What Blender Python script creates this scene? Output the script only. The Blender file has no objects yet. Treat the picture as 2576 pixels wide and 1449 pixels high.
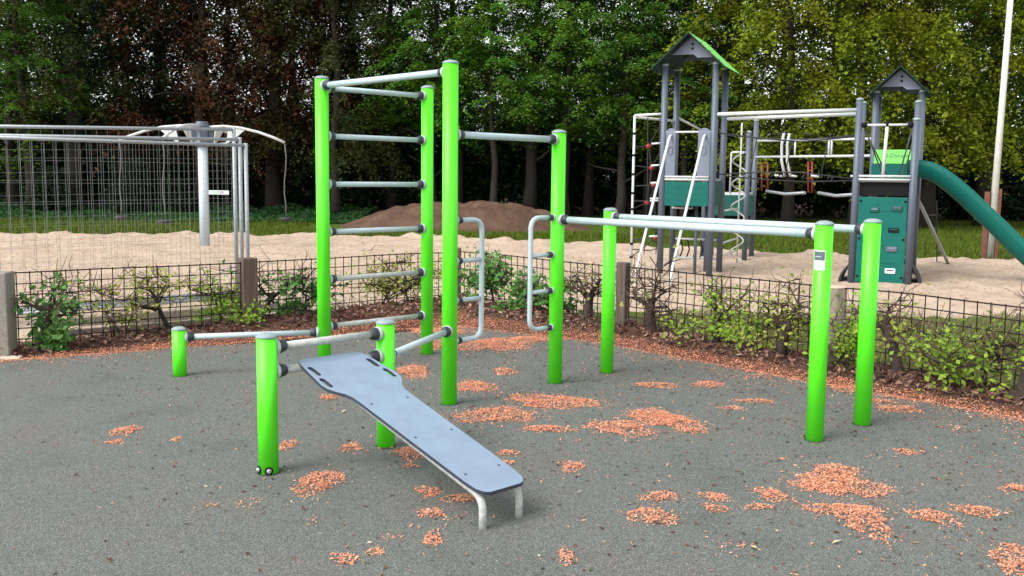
import bpy, math, random
import numpy as np
from mathutils import Vector, Matrix, noise
R = math.radians
SC = bpy.context.scene
COL = SC.collection
rng = np.random.default_rng(7)
random.seed(7)

# ------------------------------------------------------------------ camera
FPX, PIT, ROL, HC = 2461.46, 0.1140994, -0.0116450, 1.79156   # focal length (px of 2576), pitch, roll, eye height
IW, IH = 2576, 1449
FW = np.array([0, math.cos(PIT), -math.sin(PIT)])
_r = np.array([1., 0, 0]); _d = -np.array([0, math.sin(PIT), math.cos(PIT)])
RT = math.cos(ROL)*_r + math.sin(ROL)*_d
DN = -math.sin(ROL)*_r + math.cos(ROL)*_d
cam = bpy.data.cameras.new("camera"); camo = bpy.data.objects.new("camera", cam); COL.objects.link(camo)
cam.sensor_width = 36; cam.lens = 36*FPX/IW; cam.clip_end = 600; cam.clip_start = .05
camo.matrix_world = Matrix(((RT[0], -DN[0], -FW[0], 0), (RT[1], -DN[1], -FW[1], 0), (RT[2], -DN[2], -FW[2], HC), (0, 0, 0, 1)))
SC.camera = camo
SC.render.resolution_x, SC.render.resolution_y = 1024, 576
def ray(x, y): return (x-IW/2)/FPX*RT + (y-IH/2)/FPX*DN + FW
def gp(x, y, z=0):                      # point at height z seen at photo position x, y (survey of the place)
    v = ray(x, y); return Vector(v*((z-HC)/v[2]) + np.array([0, 0, HC]))
def hz(x, y, c):                        # height at plan position c seen at x, y
    v = ray(x, y); c = np.array(c[:2]); s = (v[:2]@c)/(v[:2]@v[:2]); return HC + s*v[2]
def pxof(p):
    q = np.array(p)-np.array([0, 0, HC]); return IW/2+FPX*(q@RT)/(q@FW)
def online(p, q, px):                   # point of segment p-q that stands at column px
    a, b = 0., 1.; p = Vector(p); q = Vector(q)
    for _ in range(30):
        m = (a+b)/2
        if (pxof(p.lerp(q, m)) < px) == (pxof(p) < pxof(q)): a = m
        else: b = m
    return p.lerp(q, a)

# ------------------------------------------------------------------ light
SUN_EL, SUN_AZ = R(48), R(-128)         # azimuth measured from +y towards +x: light comes from the left, behind the viewer's shoulder
world = bpy.data.worlds.new("World"); SC.world = world; world.use_nodes = True
nt = world.node_tree; nt.nodes.clear()
sky = nt.nodes.new('ShaderNodeTexSky'); sky.sky_type = 'NISHITA'; sky.sun_disc = False
sky.sun_elevation = SUN_EL; sky.sun_rotation = SUN_AZ; sky.dust_density = 1.5; sky.air_density = 1.0; sky.ozone_density = 1
hs = nt.nodes.new('ShaderNodeHueSaturation'); hs.inputs['Saturation'].default_value = .15   # bright cloud cover
bg = nt.nodes.new('ShaderNodeBackground'); bg.inputs[1].default_value = .15
wo = nt.nodes.new('ShaderNodeOutputWorld')
nt.links.new(sky.outputs[0], hs.inputs['Color']); nt.links.new(hs.outputs[0], bg.inputs[0]); nt.links.new(bg.outputs[0], wo.inputs[0])
sl = bpy.data.lights.new("sun", 'SUN'); sl.energy = 1.5; sl.angle = R(32); sl.color = (1, .96, .9)
so = bpy.data.objects.new("sun", sl); COL.objects.link(so)
sd = Vector((math.sin(SUN_AZ)*math.cos(SUN_EL), math.cos(SUN_AZ)*math.cos(SUN_EL), math.sin(SUN_EL)))
so.rotation_euler = sd.to_track_quat('Z', 'Y').to_euler()
SC.view_settings.view_transform = 'Standard'; SC.view_settings.look = 'None'
SC.view_settings.exposure = 1.14; SC.view_settings.gamma = 1
SC.render.engine = 'CYCLES'
SC.cycles.max_bounces = 6; SC.cycles.diffuse_bounces = 3; SC.cycles.glossy_bounces = 2; SC.cycles.transmission_bounces = 3; SC.cycles.transparent_max_bounces = 4
SC.cycles.use_denoising = True

# ------------------------------------------------------------------ materials
def newmat(name):
    m = bpy.data.materials.new(name); m.use_nodes = True
    t = m.node_tree; b = t.nodes['Principled BSDF']; return m, t, b
def nd(t, kind, **kw):
    n = t.nodes.new(kind)
    for k, v in kw.items():
        if k in n.inputs: n.inputs[k].default_value = v
        else: setattr(n, k, v)
    return n
def ramp(t, src, stops):
    r = t.nodes.new('ShaderNodeValToRGB'); e = r.color_ramp.elements
    while len(e) < len(stops): e.new(.5)
    for k, (p, c) in enumerate(stops): e[k].position = p; e[k].color = (*c, 1)
    t.links.new(src, r.inputs[0]); return r
def mul(c, k): return tuple(min(1, x*k) for x in c)
def mat(name, c, rough=.5, amt=.08, scale=6, metal=0, bump=0, bscale=60, coat=0, spec=.5):
    m, t, b = newmat(name)
    tc = nd(t, 'ShaderNodeTexCoord')
    n = nd(t, 'ShaderNodeTexNoise', Scale=scale, Detail=5, Roughness=.6); t.links.new(tc.outputs['Object'], n.inputs['Vector'])
    r = ramp(t, n.outputs[0], [(.3, mul(c, 1-amt)), (.7, mul(c, 1+amt))]); t.links.new(r.outputs[0], b.inputs['Base Color'])
    b.inputs['Metallic'].default_value = metal; b.inputs['Roughness'].default_value = rough
    b.inputs['Specular IOR Level'].default_value = spec; b.inputs['Coat Weight'].default_value = coat
    mr = nd(t, 'ShaderNodeMapRange'); mr.inputs['To Min'].default_value = max(.03, rough-.08); mr.inputs['To Max'].default_value = min(1, rough+.1)
    t.links.new(n.outputs[0], mr.inputs[0]); t.links.new(mr.outputs[0], b.inputs['Roughness'])
    if bump:
        n2 = nd(t, 'ShaderNodeTexNoise', Scale=bscale, Detail=4); t.links.new(tc.outputs['Object'], n2.inputs['Vector'])
        bm = nd(t, 'ShaderNodeBump', Strength=bump, Distance=.01); t.links.new(n2.outputs[0], bm.inputs['Height']); t.links.new(bm.outputs[0], b.inputs['Normal'])
    return m
def leafmat(name, c1, c2, c3, trans=.35, rough=.6, scale=.5, spec=.12):
    m, t, b = newmat(name)
    g = nd(t, 'ShaderNodeNewGeometry'); tc = nd(t, 'ShaderNodeTexCoord')
    r = ramp(t, g.outputs['Random Per Island'], [(0, c1), (1, c2)])
    n = nd(t, 'ShaderNodeTexNoise', Scale=scale, Detail=2); t.links.new(tc.outputs['Object'], n.inputs['Vector'])
    r2 = ramp(t, n.outputs[0], [(.42, (0, 0, 0)), (.62, (1, 1, 1))])
    mx = nd(t, 'ShaderNodeMix', data_type='RGBA'); t.links.new(r2.outputs[0], mx.inputs[0]); t.links.new(r.outputs[0], mx.inputs[6]); mx.inputs[7].default_value = (*c3, 1)
    t.links.new(mx.outputs[2], b.inputs['Base Color']); b.inputs['Roughness'].default_value = rough; b.inputs['Specular IOR Level'].default_value = spec
    tr = nd(t, 'ShaderNodeBsdfTranslucent'); t.links.new(mx.outputs[2], tr.inputs[0])
    ms = nd(t, 'ShaderNodeMixShader'); ms.inputs[0].default_value = trans
    t.links.new(b.outputs[0], ms.inputs[1]); t.links.new(tr.outputs[0], ms.inputs[2]); t.links.new(ms.outputs[0], t.nodes['Material Output'].inputs[0])
    return m
M = {}
M['green'] = mat('lime_paint', (.092, .78, .012), .42, .06, 3, bump=.02, bscale=90)
M['cap'] = mat('grey_cap', (.23, .30, .31), .45, .06, 12)
M['collar'] = mat('dark_collar', (.025, .033, .042), .5, .1, 20)
M['ring'] = mat('pale_ring', (.42, .48, .47), .45, .05, 20)
M['tube'] = mat('grey_tube', (.44, .54, .58), .38, .06, 14)
M['tubew'] = mat('weathered_tube', (.43, .45, .42), .45, .22, 40)
M['board'] = mat('blue_grey_board', (.205, .29, .405), .42, .10, 9, bump=.08, bscale=220)
def scuffed(name, c, lo, hi):
    m, t, b = newmat(name); tc = nd(t, 'ShaderNodeTexCoord'); b.inputs['Roughness'].default_value = .42
    mp = nd(t, 'ShaderNodeMapping'); mp.inputs['Rotation'].default_value = (0, 0, R(45.5)); mp.inputs['Scale'].default_value = (4, 42, 4); t.links.new(tc.outputs['Object'], mp.inputs[0])
    n1 = nd(t, 'ShaderNodeTexNoise', Scale=3.5, Detail=8, Roughness=.75); t.links.new(mp.outputs[0], n1.inputs['Vector'])
    n2 = nd(t, 'ShaderNodeTexNoise', Scale=7, Detail=6, Roughness=.6); t.links.new(tc.outputs['Object'], n2.inputs['Vector'])
    r1 = ramp(t, n1.outputs[0], [(.42, (0, 0, 0)), (.72, (1, 1, 1))]); r2 = ramp(t, n2.outputs[0], [(.3, mul(c, .88)), (.7, mul(c, 1.08))])
    mm = nd(t, 'ShaderNodeMath', operation='MULTIPLY'); t.links.new(r1.outputs[0], mm.inputs[0]); mm.inputs[1].default_value = .45
    mx = nd(t, 'ShaderNodeMix', data_type='RGBA'); t.links.new(mm.outputs[0], mx.inputs[0]); t.links.new(r2.outputs[0], mx.inputs[6]); mx.inputs[7].default_value = (*hi, 1)
    t.links.new(mx.outputs[2], b.inputs['Base Color'])
    mr = nd(t, 'ShaderNodeMapRange'); mr.inputs['To Min'].default_value = .36; mr.inputs['To Max'].default_value = .6; t.links.new(n1.outputs[0], mr.inputs[0]); t.links.new(mr.outputs[0], b.inputs['Roughness'])
    return m
M['board'] = scuffed('scuffed_board', (.190, .26, .36), 0, (.28, .33, .40))
M['edge'] = mat('dark_board_edge', (.03, .04, .06), .5, .1, 10)
M['black'] = mat('black_plastic', (.010, .010, .011), .7, .1, 10, spec=.12)
M['label'] = mat('sticker_white', (.72, .76, .80), .4, .03, 20)
M['labeld'] = mat('sticker_slate', (.10, .13, .15), .4, .1, 60)
M['steel'] = mat('bolt_steel', (.55, .58, .6), .3, .05, 20, metal=.7)
M['galv'] = mat('galvanised', (.33, .36, .38), .5, .12, 30, metal=.3)
M['wire'] = mat('galvanised_wire', (.26, .28, .27), .5, .1, 30, metal=.2)
M['white'] = mat('white_tube', (.54, .57, .57), .4, .06, 15)
M['slate'] = mat('slate_post', (.080, .100, .135), .45, .06, 6)
M['slatelt'] = mat('slate_plate', (.15, .175, .235), .45, .05, 6)
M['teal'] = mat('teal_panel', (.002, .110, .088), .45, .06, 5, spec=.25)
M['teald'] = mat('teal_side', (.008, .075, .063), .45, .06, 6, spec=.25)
M['lime2'] = mat('lime_roof', (.20, .70, .13), .4, .04, 6)
M['roofd'] = mat('roof_underside', (.016, .034, .032), .6, .06, 6, spec=.12)
M['red'] = mat('red_plastic', (.26, .018, .015), .4, .05, 10)
M['rope'] = mat('dark_rope', (.03, .033, .035), .8, .2, 60)
M['ropeg'] = mat('grey_rope', (.10, .105, .10), .8, .2, 60)
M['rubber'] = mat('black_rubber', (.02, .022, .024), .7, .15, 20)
M['polew'] = mat('pale_blue_pole', (.47, .57, .64), .4, .05, 6)
M['flag'] = mat('white_pole_paint', (.60, .60, .56), .45, .12, 5)
M['rust'] = mat('rusty_board', (.16, .06, .04), .8, .3, 8, bump=.3)
M['fwire'] = mat('brown_fence_wire', (.018, .012, .010), .7, .25, 40, spec=.2)
M['bark'] = mat('bark', (.026, .019, .013), .9, .45, 4, bump=.8, bscale=18)
M['barkh'] = mat('hedge_bark', (.040, .027, .021), .9, .5, 30, bump=.8, bscale=60)
M['twig'] = mat('pale_twig', (.085, .054, .038), .85, .4, 30)
M['slab'] = mat('pale_stone', (.52, .42, .36), .8, .15, 10, bump=.3)
def woodmat(name, c1, c2):
    m, t, b = newmat(name)
    tc = nd(t, 'ShaderNodeTexCoord'); mp = nd(t, 'ShaderNodeMapping'); mp.inputs['Scale'].default_value = (26, 26, 1.6)
    n = nd(t, 'ShaderNodeTexNoise', Scale=1.5, Detail=7, Roughness=.65)
    t.links.new(tc.outputs['Object'], mp.inputs[0]); t.links.new(mp.outputs[0], n.inputs['Vector'])
    r = ramp(t, n.outputs[0], [(.3, c1), (.68, c2)]); t.links.new(r.outputs[0], b.inputs['Base Color']); b.inputs['Roughness'].default_value = .85
    bm = nd(t, 'ShaderNodeBump', Strength=.5, Distance=.01); t.links.new(n.outputs[0], bm.inputs['Height']); t.links.new(bm.outputs[0], b.inputs['Normal'])
    return m
M['wood'] = woodmat('weathered_wood', (.05, .035, .027), (.14, .10, .078))
M['woodg'] = woodmat('grey_wood', (.16, .135, .11), (.30, .26, .215))
M['conc'] = mat('weathered_concrete', (.235, .215, .180), .9, .22, 28, bump=.5, bscale=90)
M['woodm'] = woodmat('mid_wood', (.10, .078, .060), (.23, .185, .145))
M['woodp'] = woodmat('pale_cut_wood', (.42, .30, .22), (.62, .47, .37))
def padmat():
    m, t, b = newmat('rubber_granules')
    tc = nd(t, 'ShaderNodeTexCoord')
    v = nd(t, 'ShaderNodeTexVoronoi', Scale=290.); t.links.new(tc.outputs['Object'], v.inputs['Vector'])
    sep = nd(t, 'ShaderNodeSeparateColor'); t.links.new(v.outputs['Color'], sep.inputs[0])
    r = ramp(t, sep.outputs[0], [(0, (.047, .053, .050)), (.45, (.092, .099, .094)), (.8, (.148, .157, .148)), (1, (.32, .32, .30))])
    n = nd(t, 'ShaderNodeTexNoise', Scale=1.3, Detail=6, Roughness=.65); t.links.new(tc.outputs['Object'], n.inputs['Vector'])
    r2 = ramp(t, n.outputs[0], [(.28, (.78, .81, .79)), (.46, (1.0, 1.02, .99)), (.54, (1.04, 1.02, .98)), (.72, (1.06, .95, .88))])
    mx = nd(t, 'ShaderNodeMix', data_type='RGBA', blend_type='MULTIPLY'); mx.inputs[0].default_value = 1
    t.links.new(r.outputs[0], mx.inputs[6]); t.links.new(r2.outputs[0], mx.inputs[7])
    t.links.new(mx.outputs[2], b.inputs['Base Color']); b.inputs['Roughness'].default_value = .8; b.inputs['Specular IOR Level'].default_value = .3
    bm = nd(t, 'ShaderNodeBump', Strength=.6, Distance=.004); t.links.new(sep.outputs[1], bm.inputs['Height']); t.links.new(bm.outputs[0], b.inputs['Normal'])
    return m
M['pad'] = padmat()
def groundmat(name, stops, scale, bump=.5, bscale=30, dist=.02, sp=None):
    m, t, b = newmat(name)
    tc = nd(t, 'ShaderNodeTexCoord')
    n = nd(t, 'ShaderNodeTexNoise', Scale=scale, Detail=8, Roughness=.7); t.links.new(tc.outputs['Object'], n.inputs['Vector'])
    r = ramp(t, n.outputs[0], stops); out = r.outputs[0]
    n2 = nd(t, 'ShaderNodeTexNoise', Scale=bscale, Detail=6, Roughness=.7); t.links.new(tc.outputs['Object'], n2.inputs['Vector'])
    if sp:
        r3 = ramp(t, n2.outputs[0], sp); mx = nd(t, 'ShaderNodeMix', data_type='RGBA', blend_type='MULTIPLY'); mx.inputs[0].default_value = 1
        t.links.new(out, mx.inputs[6]); t.links.new(r3.outputs[0], mx.inputs[7]); out = mx.outputs[2]
    t.links.new(out, b.inputs['Base Color']); b.inputs['Roughness'].default_value = .95; b.inputs['Specular IOR Level'].default_value = .15
    bm = nd(t, 'ShaderNodeBump', Strength=bump, Distance=dist); t.links.new(n2.outputs[0], bm.inputs['Height']); t.links.new(bm.outputs[0], b.inputs['Normal'])
    return m
M['sand'] = groundmat('sand', [(.3, (.40, .295, .235)), (.5, (.49, .38, .285)), (.72, (.55, .44, .34))], 1.2, 1.0, 11, .06, [(.33, (.50, .43, .39)), (.46, (1, 1, 1))])
M['lawn'] = groundmat('lawn', [(.3, (.040, .075, .008)), (.55, (.062, .105, .010)), (.75, (.11, .115, .025))], .5, .8, 18, .05)
M['soil'] = groundmat('leaf_mould', [(.3, (.045, .026, .019)), (.55, (.10, .055, .04)), (.75, (.19, .105, .075))], 9, .9, 40, .03)
M['earth'] = groundmat('bare_earth', [(.3, (.062, .035, .025)), (.55, (.115, .068, .047)), (.75, (.17, .105, .074))], 1.0, .9, 6, .08)
M['litter'] = leafmat('brown_litter', (.05, .024, .018), (.46, .29, .21), (.13, .062, .046), .1, .8, 3)
M['scale'] = leafmat('orange_bud_scales', (.50, .19, .105), (.86, .47, .31), (.74, .33, .205), .15, .7, 2)
M['pale_leaf'] = leafmat('pale_fallen_leaf', (.55, .45, .30), (.7, .6, .45), (.6, .5, .3), .2, .7, 2)
M['lf_green'] = leafmat('leaves_green', (.045, .12, .012), (.13, .24, .018), (.06, .15, .022))
M['lf_mid'] = leafmat('leaves_mid_green', (.030, .12, .016), (.11, .26, .022), (.10, .18, .012))
M['ivy'] = leafmat('ivy_leaves', (.014, .05, .014), (.04, .11, .025), (.02, .06, .02))
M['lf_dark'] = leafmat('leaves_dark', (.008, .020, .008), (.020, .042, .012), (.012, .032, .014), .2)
M['lf_copper'] = leafmat('leaves_copper', (.030, .010, .006), (.098, .036, .014), (.028, .024, .009), .2)
M['lf_olive'] = leafmat('leaves_olive', (.095, .150, .008), (.24, .30, .018), (.15, .165, .010))
M['lf_bronze'] = leafmat('leaves_bronze_green', (.030, .030, .008), (.065, .065, .014), (.028, .045, .012))
M['lf_h1'] = leafmat('hedge_leaves_dark', (.05, .15, .035), (.18, .34, .09), (.10, .26, .06), .35, .45, 6)
M['lf_h2'] = leafmat('hedge_leaves_bright', (.13, .29, .03), (.38, .52, .07), (.28, .40, .06), .4, .45, 6)
M['lf_h3'] = leafmat('hedge_leaves_yellow', (.22, .29, .035), (.52, .54, .13), (.34, .36, .10), .4, .45, 6)
M['grass'] = leafmat('grass_blades', (.045, .090, .008), (.12, .17, .016), (.10, .12, .015), .3, .6, 1)
M['grassy'] = leafmat('olive_grass_blades', (.09, .12, .03), (.24, .26, .09), (.22, .19, .09), .3, .6, 1)  # blades of the fence strip: olive to brownish yellow-green

# ------------------------------------------------------------------ mesh builder
class MB:
    def __init__(s): s.v = []; s.f = []; s.sm = []; s.mi = []; s.cur = 0
    def add(s, vs, fs, smooth=False):
        o = len(s.v); s.v += [tuple(p) for p in vs]
        for k, f in enumerate(fs):
            s.f.append([i+o for i in f]); s.sm.append(smooth[k] if isinstance(smooth, list) else smooth); s.mi.append(s.cur)
        return s
    def m(s, i): s.cur = i; return s
    def box(s, c, size, X=(1, 0, 0), Y=(0, 1, 0), Z=(0, 0, 1), bev=0):
        c = Vector(c); X, Y, Z = Vector(X).normalized(), Vector(Y).normalized(), Vector(Z).normalized(); a, b, d = size[0]/2, size[1]/2, size[2]/2
        if bev <= 0:
            vs = [c+X*a*i+Y*b*j+Z*d*k for k in (-1, 1) for j in (-1, 1) for i in (-1, 1)]
            return s.add(vs, [(0, 2, 3, 1), (4, 5, 7, 6), (0, 1, 5, 4), (2, 6, 7, 3), (0, 4, 6, 2), (1, 3, 7, 5)])
        pts = []
        for (sx, sy, off) in ((1, 1, 0), (-1, 1, 90), (-1, -1, 180), (1, -1, 270)):
            for q in (0, 45, 90):
                t = R(off+q); pts.append((sx*(a-bev)+bev*math.cos(t), sy*(b-bev)+bev*math.sin(t)))
        n = len(pts); vs = []
        for (z, sh) in ((-d, .6), (-d+bev, 0), (d-bev, 0), (d, .6)):
            vs += [c+X*(p[0]-math.copysign(bev*sh, p[0]))+Y*(p[1]-math.copysign(bev*sh, p[1]))+Z*z for p in pts]
        fs = [list(range(n))[::-1]]+[[l*n+i, l*n+(i+1) % n, (l+1)*n+(i+1) % n, (l+1)*n+i] for l in range(3) for i in range(n)]+[[3*n+i for i in range(n)]]
        return s.add(vs, fs)
    def tube(s, pts, r, seg=12, cap=True, flat=False):
        P = [Vector(p) for p in pts]; n = len(P); rr = r if isinstance(r, (list, tuple)) else [r]*n
        T = [(P[min(i+1, n-1)]-P[max(i-1, 0)]).normalized() for i in range(n)]
        a = T[0].orthogonal().normalized(); vs = []; fs = []; sm = []
        for i in range(n):
            a = (a-T[i]*a.dot(T[i])).normalized(); b = T[i].cross(a)
            vs += [P[i]+(a*math.cos(2*math.pi*k/seg)+b*math.sin(2*math.pi*k/seg))*rr[i] for k in range(seg)]
        for i in range(n-1):
            for k in range(seg): fs.append([i*seg+k, i*seg+(k+1) % seg, (i+1)*seg+(k+1) % seg, (i+1)*seg+k]); sm.append(not flat)
        if cap: fs += [list(range(seg))[::-1], [(n-1)*seg+k for k in range(seg)]]; sm += [False, False]
        return s.add(vs, fs, sm)
    def lathe(s, c, prof, seg=24, ax=(0, 0, 1), smooth=True):
        c = Vector(c); Z = Vector(ax).normalized(); X = Z.orthogonal().normalized(); Y = Z.cross(X); vs = []; fs = []
        for r, z in prof: vs += [c+Z*z+(X*math.cos(2*math.pi*k/seg)+Y*math.sin(2*math.pi*k/seg))*max(r, 1e-4) for k in range(seg)]
        for i in range(len(prof)-1):
            for k in range(seg): fs.append([i*seg+k, i*seg+(k+1) % seg, (i+1)*seg+(k+1) % seg, (i+1)*seg+k])
        n = len(fs); fs += [list(range(seg))[::-1], [(len(prof)-1)*seg+k for k in range(seg)]]
        return s.add(vs, fs, [smooth]*n+[False, False])
    def prism(s, poly, vec):
        P = [Vector(p) for p in poly]; n = len(P); V = Vector(vec)
        return s.add(P+[p+V for p in P], [list(range(n))[::-1], [n+i for i in range(n)]]+[[i, (i+1) % n, n+(i+1) % n, n+i] for i in range(n)])
    def build(s, name, mats, parent=None, org=None):
        if org is None: org = root_of(parent).location if parent else Vector((0, 0, 0))
        me = bpy.data.meshes.new(name); o = Vector(org)
        me.from_pydata([(p[0]-o.x, p[1]-o.y, p[2]-o.z) for p in s.v], [], s.f)
        me.polygons.foreach_set('use_smooth', s.sm); me.polygons.foreach_set('material_index', s.mi)
        for m_ in (mats if isinstance(mats, (list, tuple)) else [mats]): me.materials.append(m_)
        me.update(); ob = bpy.data.objects.new(name, me); COL.objects.link(ob)
        if parent: ob.parent = parent
        else: ob.location = o
        return ob
def root_of(o):
    while o.parent: o = o.parent
    return o
def tag(o, label=None, cat=None, group=None, kind=None):
    if label: o['label'] = label
    if cat: o['category'] = cat
    if group: o['group'] = group
    if kind: o['kind'] = kind
    return o
def empty(name, loc, label, cat, group=None):
    o = bpy.data.objects.new(name, None); COL.objects.link(o); o.location = loc; o.empty_display_size = .2
    return tag(o, label, cat, group)
def npmesh(name, V, F, mats, parent=None, loc=None, smooth=False):
    me = bpy.data.meshes.new(name); me.from_pydata(V.tolist(), [], F.tolist())
    for m_ in (mats if isinstance(mats, (list, tuple)) else [mats]): me.materials.append(m_)
    if smooth: me.polygons.foreach_set('use_smooth', [True]*len(me.polygons))
    ob = bpy.data.objects.new(name, me); COL.objects.link(ob)
    if parent: ob.parent = parent
    if loc is not None: ob.location = loc
    return ob
def unit(a): return a/np.maximum(np.linalg.norm(a, axis=1, keepdims=True), 1e-9)
def leaves(C, N, L, Wd, fold=.15, g=rng):
    """diamond leaves, centre C, normal N, length L, width Wd"""
    n = len(C); N = unit(N); A = unit(np.cross(N, g.normal(size=(n, 3)))); B = np.cross(N, A)
    L = np.broadcast_to(L, n)[:, None]; Wd = np.broadcast_to(Wd, n)[:, None]
    V = np.empty((n, 4, 3)); V[:, 0] = C-A*L/2; V[:, 2] = C+A*L/2
    V[:, 1] = C+B*Wd/2+N*Wd*fold-A*L*.06; V[:, 3] = C-B*Wd/2+N*Wd*fold-A*L*.06
    return V.reshape(-1, 3), np.arange(4*n).reshape(n, 4)
def text(body, size, loc, X, Y, m, name, parent, ext=.001):
    cu = bpy.data.curves.new('t', 'FONT'); cu.body = body; cu.size = size; cu.align_x = 'CENTER'; cu.align_y = 'CENTER'; cu.extrude = ext; cu.resolution_u = 3
    ob = bpy.data.objects.new('t', cu); COL.objects.link(ob); dg = bpy.context.evaluated_depsgraph_get(); dg.update()
    me = bpy.data.meshes.new_from_object(ob.evaluated_get(dg)); bpy.data.objects.remove(ob)
    X = Vector(X).normalized(); Y = Vector(Y).normalized(); Z = X.cross(Y)
    T = Matrix(((X.x, Y.x, Z.x, 0), (X.y, Y.y, Z.y, 0), (X.z, Y.z, Z.z, 0), (0, 0, 0, 1)))
    me.transform(Matrix.Translation(Vector(loc)-root_of(parent).location) @ T)
    me.materials.clear(); me.materials.append(m)
    o = bpy.data.objects.new(name, me); COL.objects.link(o); o.parent = parent; return o
UP = Vector((0, 0, 1))

# ================================================================== SETTING
FEN = [(-7.2, 7.75), (-4.93, 9.42), (-2.92, 10.86), (-.70, 12.78), (1.22, 10.86), (2.97, 9.03), (4.75, 7.05), (7.0, 4.6)]
def feny(x):
    return np.interp(x, [p[0] for p in FEN], [p[1] for p in FEN])
# ground sheet to the horizon
mb = MB(); xs = np.linspace(-150, 150, 61); ys = np.concatenate([np.linspace(-40, 80, 61), np.linspace(90, 400, 20)])
vs = [(x, y, -.05) for y in ys for x in xs]; nx = len(xs)
mb.add(vs, [[j*nx+i, j*nx+i+1, (j+1)*nx+i+1, (j+1)*nx+i] for j in range(len(ys)-1) for i in range(nx-1)])
tag(mb.build('lawn', M['lawn']), 'green lawn under and beyond the playground', kind='structure')
# rubber pad: edge follows the fence
PADE = [(-30, 9.25), (-4.95, 9.22), (-4.2, 9.62), (-3.41, 9.93), (-2.3, 10.4), (-1.5, 10.9), (-.9, 11.3), (-.25, 11.75), (.4, 11.35), (1.1, 10.62), (1.9, 9.62), (2.86, 8.42), (3.5, 7.85), (4.2, 7.25), (6.6, 4.5), (9, 2), (9, -8), (-30, -8)]
MB().prism([(x, y, -.045) for x, y in PADE[::-1]], (0, 0, .045)).build('pavement', M['pad'])
tag(bpy.data.objects['pavement'], 'grey rubber granule surface with orange litter patches', kind='structure')
# sand
yback = lambda x: np.interp(x, [-40, -14, -7, -3.4, 2.3, 7, 11, 16, 30], [27.5, 28, 29.2, 29, 27, 24.2, 22.3, 21, 20])
def yfront(x):
    return np.where(x < -.2, feny(x)+.75, np.maximum(12.75, np.where(x < .6, 13.0, 12.4)))+.0
gx = np.arange(-24, 22, .13); gy = np.arange(8.2, 30.2, .13); X, Y = np.meshgrid(gx, gy)
sm = lambda t: np.clip(t, 0, 1)**2*(3-2*np.clip(t, 0, 1))
NZ = np.array([[noise.fractal(Vector((x*.9, y*.9, 3)), .8, 2.1, 4) for x in gx] for y in gy])
NM = np.array([[noise.noise(Vector((x*1.7, y*1.7, 21))) for x in gx] for y in gy])
NF = np.array([[noise.noise(Vector((x*3.1, y*3.1, 9))) for x in gx] for y in gy])
e = np.minimum(yback(X)-Y, (Y-yfront(X))*.8)+NZ*.5
Z = -.10+.115*sm(e/.7)+sm(e/.8)*(NZ*.055+NF*.05+NM*.05*np.clip((X+4)/6, .25, 1))+.05*np.exp(-((yback(X)-Y-.5)/.45)**2)*(.5+NZ)
nxx = len(gx); V = np.stack([X.ravel(), Y.ravel(), Z.ravel()], 1)
ii = (np.arange(len(gy)-1)[:, None]*nxx+np.arange(nxx-1)[None]).ravel()
F = np.stack([ii, ii+1, ii+1+nxx, ii+nxx], 1); keep = (Z.ravel()[F].max(1) > -.06); F = F[keep]
tag(npmesh('sand', V, F, M['sand'], smooth=True), 'pale pinkish sand of the play area', kind='structure')
# earth mound
mb = MB(); n1, n2 = 110, 76; vs = []
for j in range(n2):
    for i in range(n1):
        x = -7.2+11.8*i/(n1-1); y = 31.2+8*j/(n2-1)
        t = sm(1-(((x+1.7)/4.9)**2+((y-35.2)/3.3)**2)**.9)
        vs.append((x, y, -.09+.90*t+t*(.14*noise.fractal(Vector((x*.7, y*.7, 1)), .8, 2, 4)+.09*noise.noise(Vector((x*3.2, y*3.2, 1))))))
mb.add(vs, [[j*n1+i, j*n1+i+1, (j+1)*n1+i+1, (j+1)*n1+i] for j in range(n2-1) for i in range(n1-1)], True)
tag(mb.build('hill', M['earth']), 'low mound of bare brown earth in front of the wood', kind='structure')
# forest floor
mb = MB(); vs = [(x, y, -.035+.06*noise.noise(Vector((x*.3, y*.3, 0)))) for y in np.linspace(41, 110, 40) for x in np.linspace(-70, 70, 60)]
mb.add(vs, [[j*60+i, j*60+i+1, (j+1)*60+i+1, (j+1)*60+i] for j in range(39) for i in range(59)], True)
tag(mb.build('forest_floor', M['soil']), 'dark leaf covered floor of the wood', kind='structure')
# leaf-mould bed along the fence
def ribbon(pts, step):
    out = []
    for (a, b) in zip(pts[:-1], pts[1:]):
        a = Vector((*a, 0)); b = Vector((*b, 0)); L = (b-a).length; k = max(1, int(L/step))
        for q in range(k): out.append((a.lerp(b, q/k), (b-a).normalized()))
    out.append((b, (b-a).normalized())); return out
INN = {-7.2: .75, -4.93: .42, -2.92: .55, -.70: 1.0, 1.22: .45, 2.97: .55, 4.75: .5, 7.0: .5}
PKH = {-7.2: .06, -4.93: .05, -2.92: .15, -.70: .24, 1.22: .16, 2.97: .11, 4.75: .08, 7.0: .08}
def bed_at(x): return np.interp(x, list(INN), list(INN.values())), np.interp(x, list(PKH), list(PKH.values()))
rb = ribbon(FEN, .08); NU = 18
BED = []
for p, d in rb:
    w, h = bed_at(p.x); k = 6                       # smooth normal round the corner
    nrm = Vector((d.y, -d.x, 0))
    if abs(p.x+.70) < .9:
        t = (p.x+.70+.9)/1.8; n0 = Vector((.654, -.756, 0)); n1 = Vector((-.707, -.707, 0)); nrm = n0.lerp(n1, sm(t)).normalized()
    BED.append((p, nrm, float(w), float(h)))
def bedpt(f):
    f = f*(len(BED)-1.001); i = int(f); t = f-i; A, B = BED[i], BED[i+1]
    return A[0].lerp(B[0], t), A[1].lerp(B[1], t), A[2]*(1-t)+B[2]*t, A[3]*(1-t)+B[3]*t
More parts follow.
